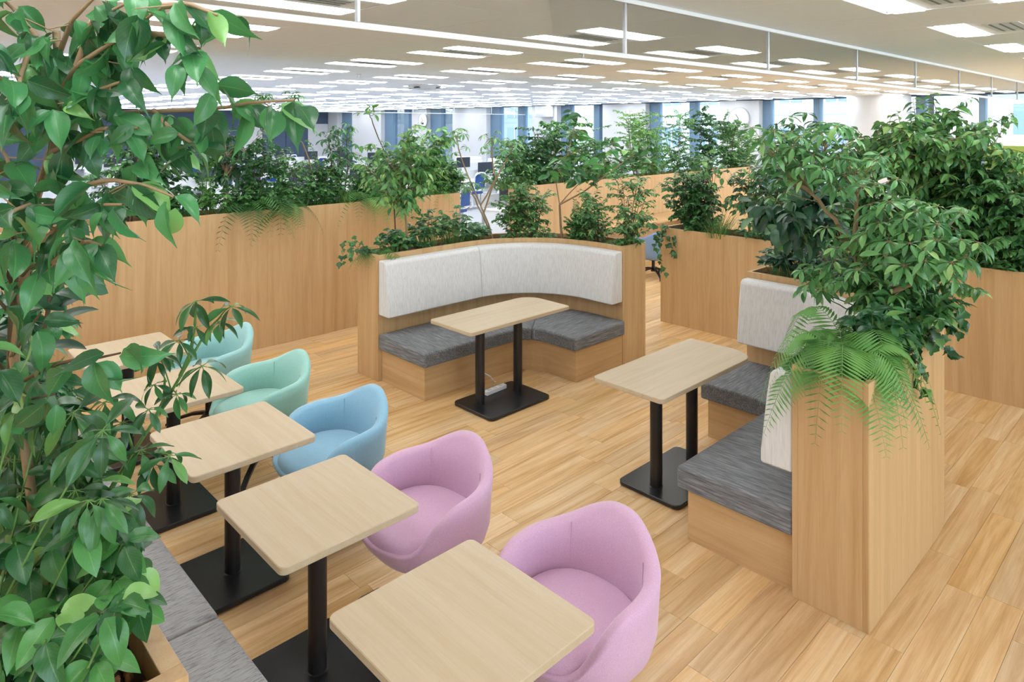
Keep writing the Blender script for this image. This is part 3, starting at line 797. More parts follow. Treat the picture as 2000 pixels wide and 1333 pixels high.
box('base_rail', 9.56, 9.64, -2.5, on_x(1925, 9.6), 0, .05, M['alu'], lp, .002)

# ================================================================== plants
def prof_fig(t):
    w = .235 * max(0, math.sin(math.pi * min(1, t / .9) ** .8)) ** .8
    return max(w, .03 * (1 - t)) if t > .6 else w
def prof_lance(t): return .19 * math.sin(math.pi * t ** .9) ** .9
def prof_oblong(t): return .17 * math.sin(math.pi * t ** 1.15) ** .75
def prof_ovate(t): return .27 * math.sin(math.pi * t ** .82) ** .8
def prof_round(t): return .25 * max(0, math.sin(math.pi * t ** .95)) ** .6
def prof_ivy(t): return max(0, .42 * math.sin(math.pi * t ** .6) ** 1.1 + .07 * math.sin(t * 15))
def prof_pinna(t): return .062 * (1 - t) ** .5 + .004
PROF = dict(fig=prof_fig, lance=prof_lance, oblong=prof_oblong, ovate=prof_ovate, round=prof_round, ivy=prof_ivy, pinna=prof_pinna)
def leaf_template(kind, ns, nc, droop=.25, fold=.25, wave=0., twist=0.):
    cs = np.linspace(-1, 1, nc); V = []; UV = []; Fc = []
    for i in range(ns + 1):
        t = i / ns; w = max(.004, PROF[kind](t))
        if t == 0: w = .008
        for c in cs:
            z = -droop * t * t + fold * abs(c) * w + wave * math.sin(t * 14 + c * 1.5) * abs(c) * .5
            x = c * w; tw = twist * t
            V.append((x * math.cos(tw) - z * 0, t * (1 - .25 * droop * t), z + x * math.sin(tw))); UV.append(((c + 1) / 2, t))
    for i in range(ns):
        for j in range(nc - 1):
            a_ = i * nc + j; Fc.append((a_, a_ + 1, a_ + nc + 1, a_ + nc))
    return np.array(V), Fc, np.array(UV)
def with_uv(me, UV, Fc):
    uvl = me.uv_layers.new(name='UVMap'); idx = np.array([i for f in Fc for i in f])
    uvl.data.foreach_set('uv', np.asarray(UV)[idx].ravel())
_tm = {}
def leaf_meshes(kind, mat, n=7, seed=0):
    key = (kind, mat.name)
    if key in _tm: return _tm[key]
    r = random.Random(seed + 11); out = []
    for k in range(n):
        T = leaf_template(kind, 8, 5, r.uniform(.15, .75), r.uniform(.1, .55), r.uniform(.01, .05) if kind in ('fig', 'ovate') else .008, r.uniform(-.9, .9))
        me = mesh_from('leaf_' + kind, T[0], T[1], mat, True); with_uv(me, T[2], T[1]); out.append(me)
    _tm[key] = out; return out
def frames(d, n):
    d = d / (np.linalg.norm(d, axis=1)[:, None] + 1e-9)
    x = np.cross(d, n); l = np.linalg.norm(x, axis=1)[:, None]
    x = np.where(l < 1e-3, np.array([[1., 0, 0]]), x / (l + 1e-9)); z = np.cross(x, d)
    return np.stack([x, d, z], axis=2)          # columns
def joined(name, pos, d, n, ln, kind, mat, parent, rg, ns=4, nc=3):
    N = len(pos)
    if N == 0: return None
    Ts = [leaf_template(kind, ns, nc, rg.uniform(.1, .5), rg.uniform(.1, .5)) for _ in range(3)]
    R = frames(d, n); pick = rg.integers(0, 3, N)
    TV = np.stack([t[0] for t in Ts])[pick]                       # N,v,3
    Vv = np.einsum('nij,nvj->nvi', R, TV) * ln[:, None, None] + pos[:, None, :]
    nv = TV.shape[1]; tf = np.array(Ts[0][1]); nf = len(tf)
    Fa = (tf[None] + (np.arange(N) * nv)[:, None, None]).reshape(-1, 4)
    me = bpy.data.meshes.new(name)
    me.vertices.add(N * nv); me.vertices.foreach_set('co', Vv.ravel())
    me.loops.add(Fa.size); me.loops.foreach_set('vertex_index', Fa.ravel().astype(np.int32))
    me.polygons.add(len(Fa)); me.polygons.foreach_set('loop_start', np.arange(0, Fa.size, 4, dtype=np.int32))
    me.update(calc_edges=True)
    uvl = me.uv_layers.new(name='UVMap'); uvl.data.foreach_set('uv', np.tile(Ts[0][2][tf.ravel()], (N, 1)).ravel())
    at_ = me.attributes.new('rnd', 'FLOAT', 'POINT'); at_.data.foreach_set('value', np.repeat(rg.random(N), nv))
    me.polygons.foreach_set('use_smooth', [True] * len(Fa)); me.materials.append(mat)
    o = link(name, me, parent); o['kind'] = 'stuff'; return o

class Plant:
    def __init__(s, seed): s.rg = np.random.default_rng(seed); s.br = []; s.P = []; s.D = []; s.N = []; s.L = []
    def leaf(s, p, d, n, l): s.P.append(p); s.D.append(d); s.N.append(n); s.L.append(l)
    def u(s, a, b): return s.rg.uniform(a, b)
    def rv(s, z=1.):
        v = s.rg.normal(size=3); v[2] *= z; return v / np.linalg.norm(v)
    def curve(s, a, b, bulge, n=7):
        a = np.asarray(a, float); b = np.asarray(b, float); m = (a + b) / 2 + bulge
        t = np.linspace(0, 1, n)[:, None]
        return (1 - t) ** 2 * a + 2 * t * (1 - t) * m + t * t * b
    def twig_leaves(s, pts, n, ll, droop=.6, t0=.15, up=.7, petiole=.0):
        """leaves alternating along a twig, hanging a little"""
        pts = np.asarray(pts); L = len(pts) - 1
        for k in range(n):
            t = t0 + (1 - t0) * (k + .5) / n; f = t * L; i = min(int(f), L - 1)
            p = pts[i] + (pts[i + 1] - pts[i]) * (f - i); ax = pts[i + 1] - pts[i]; ax = ax / (np.linalg.norm(ax) + 1e-9)
            sd = np.cross(ax, [0, 0, 1]); sd = sd / (np.linalg.norm(sd) + 1e-6) * (1 if k % 2 else -1)
            d = sd * s.u(.5, 1.1) + ax * s.u(.2, .9) + np.array([0, 0, -droop * s.u(.3, 1.3)]) + s.rv() * .3
            d /= np.linalg.norm(d)
            nn = np.array([0, 0, 1.]) * up + s.rv() * .45 - np.array([FW[0], FW[1], 0]) * .25
            l = ll * s.u(.65, 1.2)
            s.leaf(p + d * petiole * l, d, nn, l)

def umbel(s, p, axis, n, ll, flat=.35):
    axis = axis / np.linalg.norm(axis); ref = np.array([1., 0, 0]) if abs(axis[0]) < .8 else np.array([0, 1., 0])
    a_ = np.cross(axis, ref); a_ /= np.linalg.norm(a_); b_ = np.cross(axis, a_); ph = s.u(0, 6.28)
    for k in range(n):
        th = ph + 6.283 * k / n + s.u(-.12, .12); r_ = a_ * math.cos(th) + b_ * math.sin(th)
        d = r_ + axis * s.u(.0, .25) + np.array([0, 0, -flat * s.u(.4, 1.4)]); d /= np.linalg.norm(d)
        s.leaf(p + d * ll * .16, d, axis + s.rv() * .2, ll * s.u(.75, 1.12))
        s.br.append((np.array([p, p + d * ll * .17]), .0014, .0011))

def finish(s, name, label, cat, base, kind, mat, stem_mat, single=0, group=None, ns=4, nc=3, trunk_name='stem', sides=6, gap=0):
    base = np.asarray(base, float)
    root = thing(name, label, cat, tuple(base), group)
    if s.br:
        v, f = tubes(s.br, sides); link(trunk_name, mesh_from(trunk_name, v - base, f, stem_mat, True), root)
    if not s.P: return root
    P = np.array(s.P) - base; D = np.array(s.D); N = np.array(s.N); L = np.array(s.L)
    if single:
        dist = (np.array(s.P)[:, 0] * FW[0] + np.array(s.P)[:, 1] * FW[1]); order = np.argsort(dist)
        one, rest = order[:single], order[single:]
        R = frames(D, N); mm = leaf_meshes(kind, mat)
        for i in one:
            o = bpy.data.objects.new('leaf', mm[int(s.rg.integers(0, len(mm)))]); COL.objects.link(o); o.parent = root
            q = Matrix(R[i].tolist()).to_4x4(); q = Matrix.Translation(P[i]) @ q @ Matrix.Diagonal((L[i], L[i], L[i], 1)); o.matrix_basis = q
    else: rest = np.arange(len(P))
    if len(rest): joined('foliage', P[rest], D[rest], N[rest], L[rest], kind, mat, root, s.rg, ns, nc)
    return root

# ---- kinds of plant
def fig_tree(seed, name, label, base, trunk, crown, rad, nb, nt, nl, ll, mat='fig', kind='fig', stem='trunk', r=.016, single=0, cat='tree', droop=.6, group=None, tw=(.10, .22)):
    s = Plant(seed); base = np.array(base, float); tr = [base] + [np.array(p, float) for p in trunk]
    tr = np.array(tr); t = np.linspace(0, 1, len(tr)); tt = np.linspace(0, 1, 9)
    sm = np.stack([np.interp(tt, t, tr[:, i]) for i in range(3)], 1); sm[1:-1] += s.rg.normal(size=(7, 3)) * .006
    s.br.append((sm, r, r * .55)); crown = np.array(crown, float); rad = np.array(rad, float)
    for b in range(nb):
        v = s.rv(); e = crown + v * rad * s.u(.55, 1.0)
        st = sm[int(s.u(4, 9)) if nb > 3 else -1]
        c = s.curve(st, e, np.array([0, 0, .12 * np.linalg.norm(e - st)]) + s.rv() * .03)
        s.br.append((c, r * .5, r * .16))
        for k in range(nt):
            i = int(s.u(2, 7)); a_ = c[i]; dv = s.rv(.7) + v * .6; e2 = a_ + dv / np.linalg.norm(dv) * s.u(*tw)
            c2 = s.curve(a_, e2, np.array([0, 0, .02]), 5); s.br.append((c2, r * .16, r * .07)); s.twig_leaves(c2, nl, ll, droop)
        s.twig_leaves(c, max(3, nl), ll, droop, .5)
    return finish(s, name, label, cat, base, kind, LF[mat], M[stem], single, group, trunk_name='trunk')
def umbrella_tree(seed, name, label, base, stems, ll, n_pet=9, pet=.14, mat='umbrella', stem='trunk', r=.013, single=0, cat='tree', leaflets=7, spread=.45, group=None, flat=.35):
    """stems: list of point lists starting at base or from a fork; petioles leave the last part of each"""
    s = Plant(seed); base = np.array(base, float)
    for pts in stems:
        pts = np.array(pts, float); t = np.linspace(0, 1, len(pts)); tt = np.linspace(0, 1, 10)
        sm = np.stack([np.interp(tt, t, pts[:, i]) for i in range(3)], 1); sm[1:-1] += s.rg.normal(size=(8, 3)) * .004
        s.br.append((sm, r, r * .5))
        for k in range(n_pet):
            u = 1 - spread * (k / n_pet) ** 1.2; i = min(8, int(u * 9)); p = sm[i] + (sm[i + 1] - sm[i]) * (u * 9 - i)
            th = k * 2.4 + s.u(-.3, .3); out = np.array([math.cos(th), math.sin(th), s.u(.1, .9) + .5 * (1 - k / n_pet)]); out /= np.linalg.norm(out)
            e = p + out * pet * s.u(.7, 1.3); s.br.append((s.curve(p, e, np.array([0, 0, -.01]), 4), .0025, .0018))
            umbel(s, e, out * .6 + np.array([0, 0, .9]) - np.array([FW[0], FW[1], 0]) * .2, leaflets, ll * s.u(.8, 1.15), flat)
    return finish(s, name, label, cat, base, 'oblong', LF[mat], M[stem], single, group, trunk_name='stem')
def bush(seed, name, label, base, h, rad, n, ll, mat='small', kind='lance', stem='dark_stem', ns=7, single=0, cat='shrub', droop=.3, group=None):
    """several upright stems with side twigs of small leaves"""
    s = Plant(seed); base = np.array(base, float); n = int(n * 2.6); ll *= 1.12; per = max(3, n // (ns * 10))
    rad = np.array(rad if hasattr(rad, '__len__') else (rad, rad))
    for k in range(ns):
        a_ = s.u(0, 6.283); e = base + np.array([math.cos(a_) * rad[0] * s.u(.1, .8), math.sin(a_) * rad[1] * s.u(.1, .8), h * s.u(.7, 1.05)])
        c = s.curve(base + np.array([math.cos(a_) * .03, math.sin(a_) * .03, 0]), e, s.rv() * .05, 8); s.br.append((c, .005, .002))
        for j in range(10):
            i = int(s.u(1, 8)); d = s.rv(.5) * np.array([rad[0], rad[1], .25]) * .75 + np.array([0, 0, .05]); c2 = s.curve(c[i], c[i] + d, np.array([0, 0, .02]), 4)
            s.br.append((c2, .002, .001)); s.twig_leaves(c2, per, ll, droop, .1)
        s.twig_leaves(c, 4, ll, droop, .8)
    return finish(s, name, label, cat, base, kind, LF[mat], M[stem], single, group, sides=5)
def low_shrub(seed, name, label, base, h, rad, n, ll, mat='dark', kind='ovate', single=0, cat='shrub', group=None, stem='green_stem', up=.8):
    s = Plant(seed); base = np.array(base, float); rad = np.array(rad if hasattr(rad, '__len__') else (rad, rad))
    for k in range(max(3, n // 6)):
        a_ = s.u(0, 6.283); q = math.sqrt(s.u(.02, 1)); e = base + np.array([math.cos(a_) * rad[0] * q, math.sin(a_) * rad[1] * q, h * s.u(.45, 1.) * (1.05 - .45 * q * q)])
        st = base + np.array([math.cos(a_) * rad[0] * q * .6, math.sin(a_) * rad[1] * q * .6, 0])
        c = s.curve(st, e, np.array([0, 0, .02]), 5); s.br.append((c, .003, .0015))
        ph = s.u(0, 6.28)
        for j in range(6):
            th = ph + j * 1.05 + s.u(-.3, .3); d = np.array([math.cos(th), math.sin(th), s.u(-.35, .5)]); t = 1 if j < 4 else .7
            s.leaf(c[-1 if j < 4 else 3], d, np.array([0, 0, up]) + s.rv() * .35 - np.array([FW[0], FW[1], 0]) * .35, ll * s.u(.65, 1.15))
    return finish(s, name, label, cat, base, kind, LF[mat], M[stem], single, group, sides=5)
def fern(seed, name, label, base, n, ln, mat='fern', aim=None, group=None, pin=20, lift=.8, single=True, width=.16):
    s = Plant(seed); base = np.array(base, float); root = thing(name, label, 'fern', tuple(base), group); allF = []
    for k in range(n):
        th = k * 2.4 + s.u(-.3, .3) if aim is None else aim + s.rg.normal() * .75
        o = np.array([math.cos(th), math.sin(th), 0]); L = ln * s.u(.65, 1.1); lf = lift * s.u(.5, 1.3)
        t = np.linspace(0, 1, pin); 
        pts = o[None] * (L * (t - .12 * t ** 2))[:, None] + np.array([0, 0, 1.])[None] * (L * (lf * t - (lf + s.u(.25, .6)) * t ** 2.2))[:, None]
        tg = np.gradient(pts, axis=0); tg /= np.linalg.norm(tg, axis=1)[:, None]; sd = np.cross(tg, [0, 0, 1]); sd /= np.linalg.norm(sd, axis=1)[:, None] + 1e-9
        P = []; D = []; N = []; Ls = []
        for i in range(2, pin):
            w = L * width * 2 * (math.sin(math.pi * min(1, (i / pin) ** .7 * .95 + .05)) ** .8 + .06)
            for q in (-1, 1):
                P.append(pts[i]); D.append(sd[i] * q + tg[i] * .35 + np.array([0, 0, -.12])); N.append(np.cross(sd[i], tg[i])); Ls.append(w)
        allF.append((pts, np.array(P), np.array(D), np.array(N), np.array(Ls)))
    for pts, P, D, N, Ls in allF:
        T = leaf_template('pinna', 2, 3, .15, .15); R = frames(D, N)
        V = (np.einsum('nij,vj->nvi', R, T[0]) * Ls[:, None, None] + P[:, None, :]).reshape(-1, 3); nv = len(T[0])
        Fc = [tuple(i + k * nv for i in f) for k in range(len(P)) for f in T[1]]; UV = np.tile(T[2], (len(P), 1))
        tv, tf = tubes([(pts, .0022, .0008)], 4)
        Fc2 = Fc + [tuple(i + len(V) for i in f) for f in tf]; V = np.concatenate([V, tv]); UV = np.concatenate([UV, np.full((len(tv), 2), .5)])
        me = mesh_from('frond', V, Fc2, LF[mat], True); with_uv(me, UV, Fc2); link('frond', me, root)
    return root
def grass(seed, name, label, base, n, ln, rad=.06, mat='grass', group=None):
    s = Plant(seed); base = np.array(base, float); root = thing(name, label, 'grass', tuple(base), group); V = []; Fc = []; UV = []
    for k in range(n):
        th = s.u(0, 6.283); o = np.array([math.cos(th), math.sin(th), 0]); L = ln * s.u(.5, 1.1); b0 = o * rad * s.u(0, 1); sd = np.array([-o[1], o[0], 0]); sp = s.u(.25, .85); dr = s.u(.2, .9); m = len(V)
        for i in range(7):
            t = i / 6; p = b0 + o * L * sp * t ** 1.3 + np.array([0, 0, L * (.95 * t - dr * t ** 2.4)]); w = .0035 * (1 - t * .85)
            V += [tuple(p - sd * w), tuple(p + sd * w)]; UV += [(0.1, t), (.9, t)]
        for i in range(6): Fc.append((m + 2 * i, m + 2 * i + 1, m + 2 * i + 3, m + 2 * i + 2))
    me = mesh_from('blades', V, Fc, LF[mat], True); with_uv(me, UV, Fc)
    a_ = me.attributes.new('rnd', 'FLOAT', 'POINT'); a_.data.foreach_set('value', np.repeat(s.rg.random(n), 14))
    o = link('blades', me, root); o['kind'] = 'stuff'; return root
def ivy(seed, name, label, base, vines, ll, mat='dark', single=0, gap=.05, kind='ivy', group=None):
    s = Plant(seed); base = np.array(base, float)
    for pts in vines:
        pts = np.array(pts, float); t = np.linspace(0, 1, len(pts)); L = np.linalg.norm(np.diff(pts, axis=0), axis=1).sum(); n = max(4, int(L / gap)); tt = np.linspace(0, 1, n + 1)
        sm = np.stack([np.interp(tt, t, pts[:, i]) for i in range(3)], 1) + s.rg.normal(size=(n + 1, 3)) * .006; s.br.append((sm, .0025, .0015))
        for p in sm[1:]:
            for q in range(2):
                d = s.rv() * .8 + np.array([0, 0, -.7]) - np.array([FW[0], FW[1], 0]) * .2; s.leaf(p + s.rv() * .02, d, -np.array([FW[0], FW[1], 0]) * .8 + np.array([0, 0, .7]) + s.rv() * .5, ll * s.u(.6, 1.15))
    return finish(s, name, label, 'vine', base, kind, LF[mat], M['dark_stem'], single, group, sides=5)

# ------------------------------------------------------------------ plants on the tall planter wall
def wallp(px, Y=7.13, z=WALLZ - .05): return np.array([on_y(px, Y), Y, z])
def up_to(b, py): return z_at(py, b[0], b[1]) - b[2]
b = wallp(440); h = up_to(b, 222)
fig_tree(101, 'fig_tree', 'dark green weeping fig on the tall planter wall, behind the long fig branch', b, [b + (.02, 0, .35), b + (.03, .03, .6)], b + (.05, 0, h * .66), (.42, .25, h * .36), 16, 6, 6, .085, 'fig_dark')
b = wallp(300); h = up_to(b, 240)
bush(102, 'shrub', 'dark leafy shrub on the tall planter wall behind the big fig leaves', b, h, (.4, .22), 500, .08, 'dark', 'ovate')
b = wallp(400); bush(103, 'asparagus_fern', 'feathery pale asparagus fern on the wall planter left of the dark weeping fig', b + (0, -.05, 0), up_to(b, 285), (.12, .12), 1000, .03, 'fern', 'lance', 'green_stem', 5)
b = wallp(618); u = lambda px, py, Y=7.13: np.array([on_y(px, Y), Y, z_at(py, on_y(px, Y), Y)])
fk = u(612, 318)
umbrella_tree(104, 'umbrella_tree', 'umbrella tree with bare trunk leaning left on the tall planter wall', b, [[b, b + (0, 0, .12), u(600, 290), u(560, 245), u(542, 215)], [u(560, 248), u(570, 215), u(572, 190)], [u(545, 222), u(520, 205), u(510, 195)]], .07, 8, .1, stem='trunk', r=.010, spread=.35)
b = wallp(668); umbrella_tree(105, 'umbrella_tree', 'upright umbrella tree on the wall planter just left of the round-topped fig', b, [[b, u(664, 320), u(660, 255)], [b, u(680, 330), u(676, 262)], [b, u(650, 330), u(640, 268)]], .085, 12, .12, 'umbrella_dark', 'dark_stem', .008, spread=.6)
for k, (px, top, w_, mt, kd, lab) in enumerate(((495, 300, .32, 'dark', 'ovate', 'leafy dark bush on the wall planter right of the weeping fig'), (560, 312, .30, 'small', 'lance', 'mid green bush on the wall planter under the leaning branch'), (632, 308, .26, 'fern_dark', 'lance', 'fine-leaved bush at the base of the upright umbrella tree'), (700, 318, .30, 'small', 'lance', 'light bush on the wall planter right of the upright umbrella tree'), (752, 300, .30, 'dark', 'ovate', 'dark bush on the wall planter left of the round-topped fig'), (838, 318, .32, 'fern', 'lance', 'yellow-green bush on the wall planter right of the round-topped fig'), (250, 300, .4, 'dark', 'ovate', 'dark bush at the left end of the wall planter behind the fig trunk'), (885, 345, .2, 'small', 'lance', 'small bush at the very end of the tall planter wall'))):
    b = wallp(px); bush(170 + k, 'shrub', lab, b, up_to(b, top), (w_, .2), 420, .058, mt, kd, ns=7)
for k, (px, lab) in enumerate(((480, 'low fern on the tall planter wall below the dark weeping fig'), (700, 'pale fern clump on the tall planter wall beside the grass tuft'), (745, 'fern on the tall planter wall just left of the round-topped fig trunk'), (545, 'fern on the tall planter wall left of the leaning trunk'))):
    fern(110 + k, 'fern', lab, wallp(px) + (0, -.08, 0), 16, .5, 'fern' if k in (1, 2) else 'fern_dark', pin=22, lift=1.2)
grass(115, 'grass_tuft', 'tuft of long grass at the edge of the wall planter under the upright umbrella tree', wallp(675, 7.0), 70, .42)
grass(116, 'grass_tuft', 'thin grass tuft drooping over the tall planter wall below the dark weeping fig', wallp(372, 7.0), 45, .42)
for k, (px, w_, lab) in enumerate(((345, .3, 'low dark shrub on the wall planter under the big fig leaves'), (462, .3, 'low dark shrub at the foot of the dark weeping fig'), (530, .35, 'low glossy shrub on the wall planter between weeping fig and leaning trunk'),
                                   (590, .3, 'low glossy shrub on the wall planter at the foot of the leaning trunk'), (640, .25, 'low glossy shrub with round leaves at the wall planter edge right of the leaning trunk'), (730, .25, 'low shrub on the wall planter behind the round-topped fig'))):
    low_shrub(120 + k, 'low_shrub', lab, wallp(px), .34, (w_ * 1.25, .2), 420, .07, 'dark' if k % 2 == 0 else 'small')
b = wallp(805); umbrella_tree(130, 'umbrella_tree', 'bushy umbrella plant on the wall planter behind the round-topped fig', b, [[b, b + (-.1, 0, .3), u(795, 300)], [b, u(840, 330), u(850, 290)], [b, u(820, 300), u(825, 270)]], .08, 9, .12, 'umbrella', 'dark_stem', .008, spread=.7)
b = wallp(862); bush(131, 'shrub', 'light green shrub at the right end of the tall planter wall', b, up_to(b, 320), (.3, .2), 420, .06, 'small', 'lance')
fern(132, 'fern', 'bright broad fern at the right end of the tall planter wall', wallp(850, 7.05) + (0, 0, .03), 12, .36, 'fern', pin=14)

# ------------------------------------------------------------------ plants round the middle booth
def boothA(px): return np.array([on_y(px, 5.45), 5.45, 1.09]) if on_y(px, 5.45) < 4.6 else None
def pt(px, py, d): return at(px, py, d)
AZ_ = 1.09
def bA(t):        # point along the bed of the middle booth planter, t = 0 left end, 1 right end
    a_ = arc_line(SA['x0'] + .1, 5.45, SA['xc'], SA['yc'], 5.545, 4.1); a_ = np.array(a_); q = np.r_[0, np.cumsum(np.linalg.norm(np.diff(a_, axis=0), axis=1))]; q /= q[-1]
    return np.array([np.interp(t, q, a_[:, 0]), np.interp(t, q, a_[:, 1]), AZ_])
def pxof(p):
    d = p[0] * FW[0] + p[1] * FW[1]; return CX + F * (p[0] * RT[0] + p[1] * RT[1]) / d, d
def bA_px(px):
    return min((bA(t) for t in np.linspace(0, 1, 200)), key=lambda p: abs(pxof(p)[0] - px))
def atd(b, px, py, dd=0): return at(px, py, pxof(b)[1] + dd)
fern(201, 'fern', 'bright fern at the left end of the middle booth planter', bA_px(725), 14, .34, 'fern', pin=16, lift=.9)
b = bA_px(712); ivy(202, 'ivy', 'dark ivy trailing over the left end of the middle booth planter', b, [[b, b + (-.12, -.02, .06), atd(b, 672, 470, -.05), atd(b, 668, 512, -.1)], [b, atd(b, 690, 465, -.1), atd(b, 684, 500, -.15)], [b, atd(b, 700, 480, -.15)]], .06, 'dark', 0, .035)
b = bA_px(793); h = up_to(b, 215)
fig_tree(203, 'fig_tree', 'round-topped bright fig tree on the middle booth planter, left part', b, [atd(b, 792, 420), atd(b, 788, 340)], atd(b, 785, 300), (.50, .40, .46), 30, 7, 7, .080, 'fig_light', 'fig', r=.013, single=0)
s_top = Plant(204)
b2 = bA_px(780); umbrella_tree(204, 'rubber_plant', 'slim plant with large pale top leaves rising through the round-topped fig', b2 + (0, .05, 0), [[b2 + (0, .05, 0), atd(b2, 765, 330), atd(b2, 727, 240), atd(b2, 722, 222)]], .12, 3, .05, 'fern', 'dark_stem', .007, 0, 'shrub', 5, .12, flat=-.4)
for k, (px, hh, w_, lab, mt) in enumerate(((770, .22, .2, 'low dark shrub on the middle booth planter beside the fern', 'dark'), (835, .36, .24, 'dark bushy shrub right of the fig trunk on the middle booth planter', 'dark'), (885, .40, .22, 'dark green leafy shrub left of the thin forked tree', 'dark'), (925, .2, .16, 'low shrub at the foot of the thin forked tree', 'dark'))):
    b = bA_px(px); low_shrub(210 + k, 'low_shrub', lab, b, hh, (w_, .15), 330, .07, mt, 'lance' if k else 'ovate')
b = bA_px(962); f_ = atd(b, 938, 402)
umbrella_tree(215, 'umbrella_tree', 'thin forked umbrella tree in the middle of the curved booth planter', b, [[b, atd(b, 955, 440), f_, atd(b, 908, 330), atd(b, 895, 285), atd(b, 893, 262)], [f_, atd(b, 972, 345), atd(b, 990, 310), atd(b, 1003, 283)], [atd(b, 945, 415), atd(b, 968, 350), atd(b, 960, 300), atd(b, 962, 272)], [b, atd(b, 930, 392), atd(b, 915, 368)]], .075, 7, .10, 'umbrella', 'trunk', .010, 0, spread=.35)
for k, (px, top, w_, lab) in enumerate(((1000, 375, .2, 'fine-leaved nandina bush right of the thin forked tree'), (1045, 380, .2, 'fine-leaved nandina bush left of the leaning rubber tree'), (1165, 385, .22, 'fine-leaved nandina bush right of the leaning rubber tree'), (1225, 350, .26, 'tall spreading nandina bush at the right end of the middle booth planter'))):
    b = bA_px(px); bush(220 + k, 'nandina', lab, b, up_to(b, top), (w_ * 1.15, w_), 430, .05, 'small' if k != 0 else 'fern_dark', 'lance', ns=8)
b = bA_px(1097); f_ = atd(b, 1093, 400)
s = Plant(230); c0_ = [(np.array([b, atd(b, 1095, 440), f_]), .014, .012), (np.array([f_, atd(b, 1140, 375, -.05), atd(b, 1200, 330, -.1), atd(b, 1240, 300, -.12)]), .011, .005), (np.array([f_, atd(b, 1110, 380), atd(b, 1140, 350)]), .008, .004), (np.array([f_, atd(b, 1085, 350), atd(b, 1110, 300), atd(b, 1120, 255), atd(b, 1122, 225)]), .007, .003)]
s.br += c0_
for (px, py, r_, n) in ((1245, 295, .16, 22), (1180, 320, .14, 16), (1115, 300, .14, 14), (1085, 330, .12, 14), (1140, 340, .14, 18), (1122, 230, .10, 9), (1270, 320, .1, 8), (1120, 262, .1, 9), (1200, 285, .12, 10)):
    for k in range(int(n * 1.5)):
        p = atd(b, px, py, s.u(-.12, .12)) + s.rv() * r_ * s.u(.3, 1); d = s.rv(); d[2] = -abs(d[2]) * .4 + .2; s.leaf(p, d, np.array([0, 0, .7]) - np.array([FW[0], FW[1], 0]) * .4 + s.rv() * .4, .145 * s.u(.6, 1.15))
        s.br.append((np.array([atd(b, px, py), p]), .002, .0012))
finish(s, 'rubber_tree', 'leaning rubber tree with large rounded leaves on the middle booth planter', 'tree', b, 'round', LF['laurel'], M['trunk'], 200, trunk_name='trunk')
b = bA_px(1125); bush(231, 'asparagus_fern', 'soft feathery asparagus fern at the foot of the leaning rubber tree', b + (0, -.04, 0), .24, .14, 1500, .025, 'fern_dark', 'lance', 'green_stem', 8)
fern(232, 'fern', 'low fern at the right end of the middle booth planter', bA_px(1200), 14, .3, 'fern', pin=14)
low_shrub(233, 'low_shrub', 'low speckled shrub at the very right end of the middle booth planter', bA_px(1235), .15, (.14, .12), 150, .05, 'small')
for k, px in enumerate((820, 980, 1060)): low_shrub(234 + k, 'ground_cover', ('small creeping plant by the fig trunk at the booth rim', 'small creeping plant by the forked tree at the booth rim', 'small creeping plant by the nandina bushes at the booth rim')[k], bA_px(px) + (0, -.08, 0), .08, (.14, .05), 60, .04, 'dark')

# ------------------------------------------------------------------ plants on the planter by the windows
def winp(px): return np.array([on_y(px, 7.22), 7.22, WALLZ - .05])
for k, (px, top, w_, mt, kd, ll, lab) in enumerate(((1005, 280, .38, 'small', 'lance', .06, 'leafy bush at the left end of the window-side planter'), (1055, 255, .36, 'dark', 'lance', .065, 'dark slender bush second from left on the window-side planter'),
        (1095, 250, .34, 'small', 'ovate', .07, 'bush behind the leaning rubber tree on the window-side planter'), (1150, 262, .36, 'small', 'lance', .06, 'loose light bush on the window-side planter right of the rubber tree top'),
        (1240, 212, .36, 'fern', 'lance', .05, 'tall cone-shaped bright bush on the window-side planter'), (1275, 250, .3, 'fern', 'lance', .05, 'yellow-green fine bush right of the cone-shaped one'), (1320, 235, .42, 'small', 'lance', .05, 'wide fine-leaved bush in the middle of the window-side planter'),
        (1385, 228, .42, 'dark', 'ovate', .06, 'dark oval-leaved bush on the window-side planter before the narrow mullion'), (1425, 240, .36, 'small', 'ovate', .06, 'light bush before the hidden wall clock'), (1455, 255, .38, 'fern', 'lance', .05, 'bright bush near the right end of the window-side planter'))):
    b = winp(px); bush(300 + k, 'shrub', lab, b, up_to(b, top) * 1.05, (w_ * 1.35, .3), 1000, ll, mt if mt != 'dark' else 'fig_dark', kd, ns=9)
for k, (px, lab) in enumerate(((1000, 'low dark cover plant at the left end of the window-side planter'), (1080, 'low dark cover plant behind the rubber tree trunk'), (1180, 'low dark cover plant right of the rubber tree on the window-side planter'), (1270, 'low cover plant under the cone-shaped bush'), (1350, 'low dark cover plant right of the middle of the window-side planter'), (1440, 'low cover plant at the right end of the window-side planter'))):
    b = winp(px) + (0, -.05, 0); low_shrub(320 + k, 'ground_cover', lab, b, .40, (.65, .18), 700, .07, 'dark', 'lance')
fern(330, 'fern', 'flat fern leaning over the rim of the window-side planter', winp(1340) + (0, -.12, .02), 10, .45, 'fern_dark', pin=14)

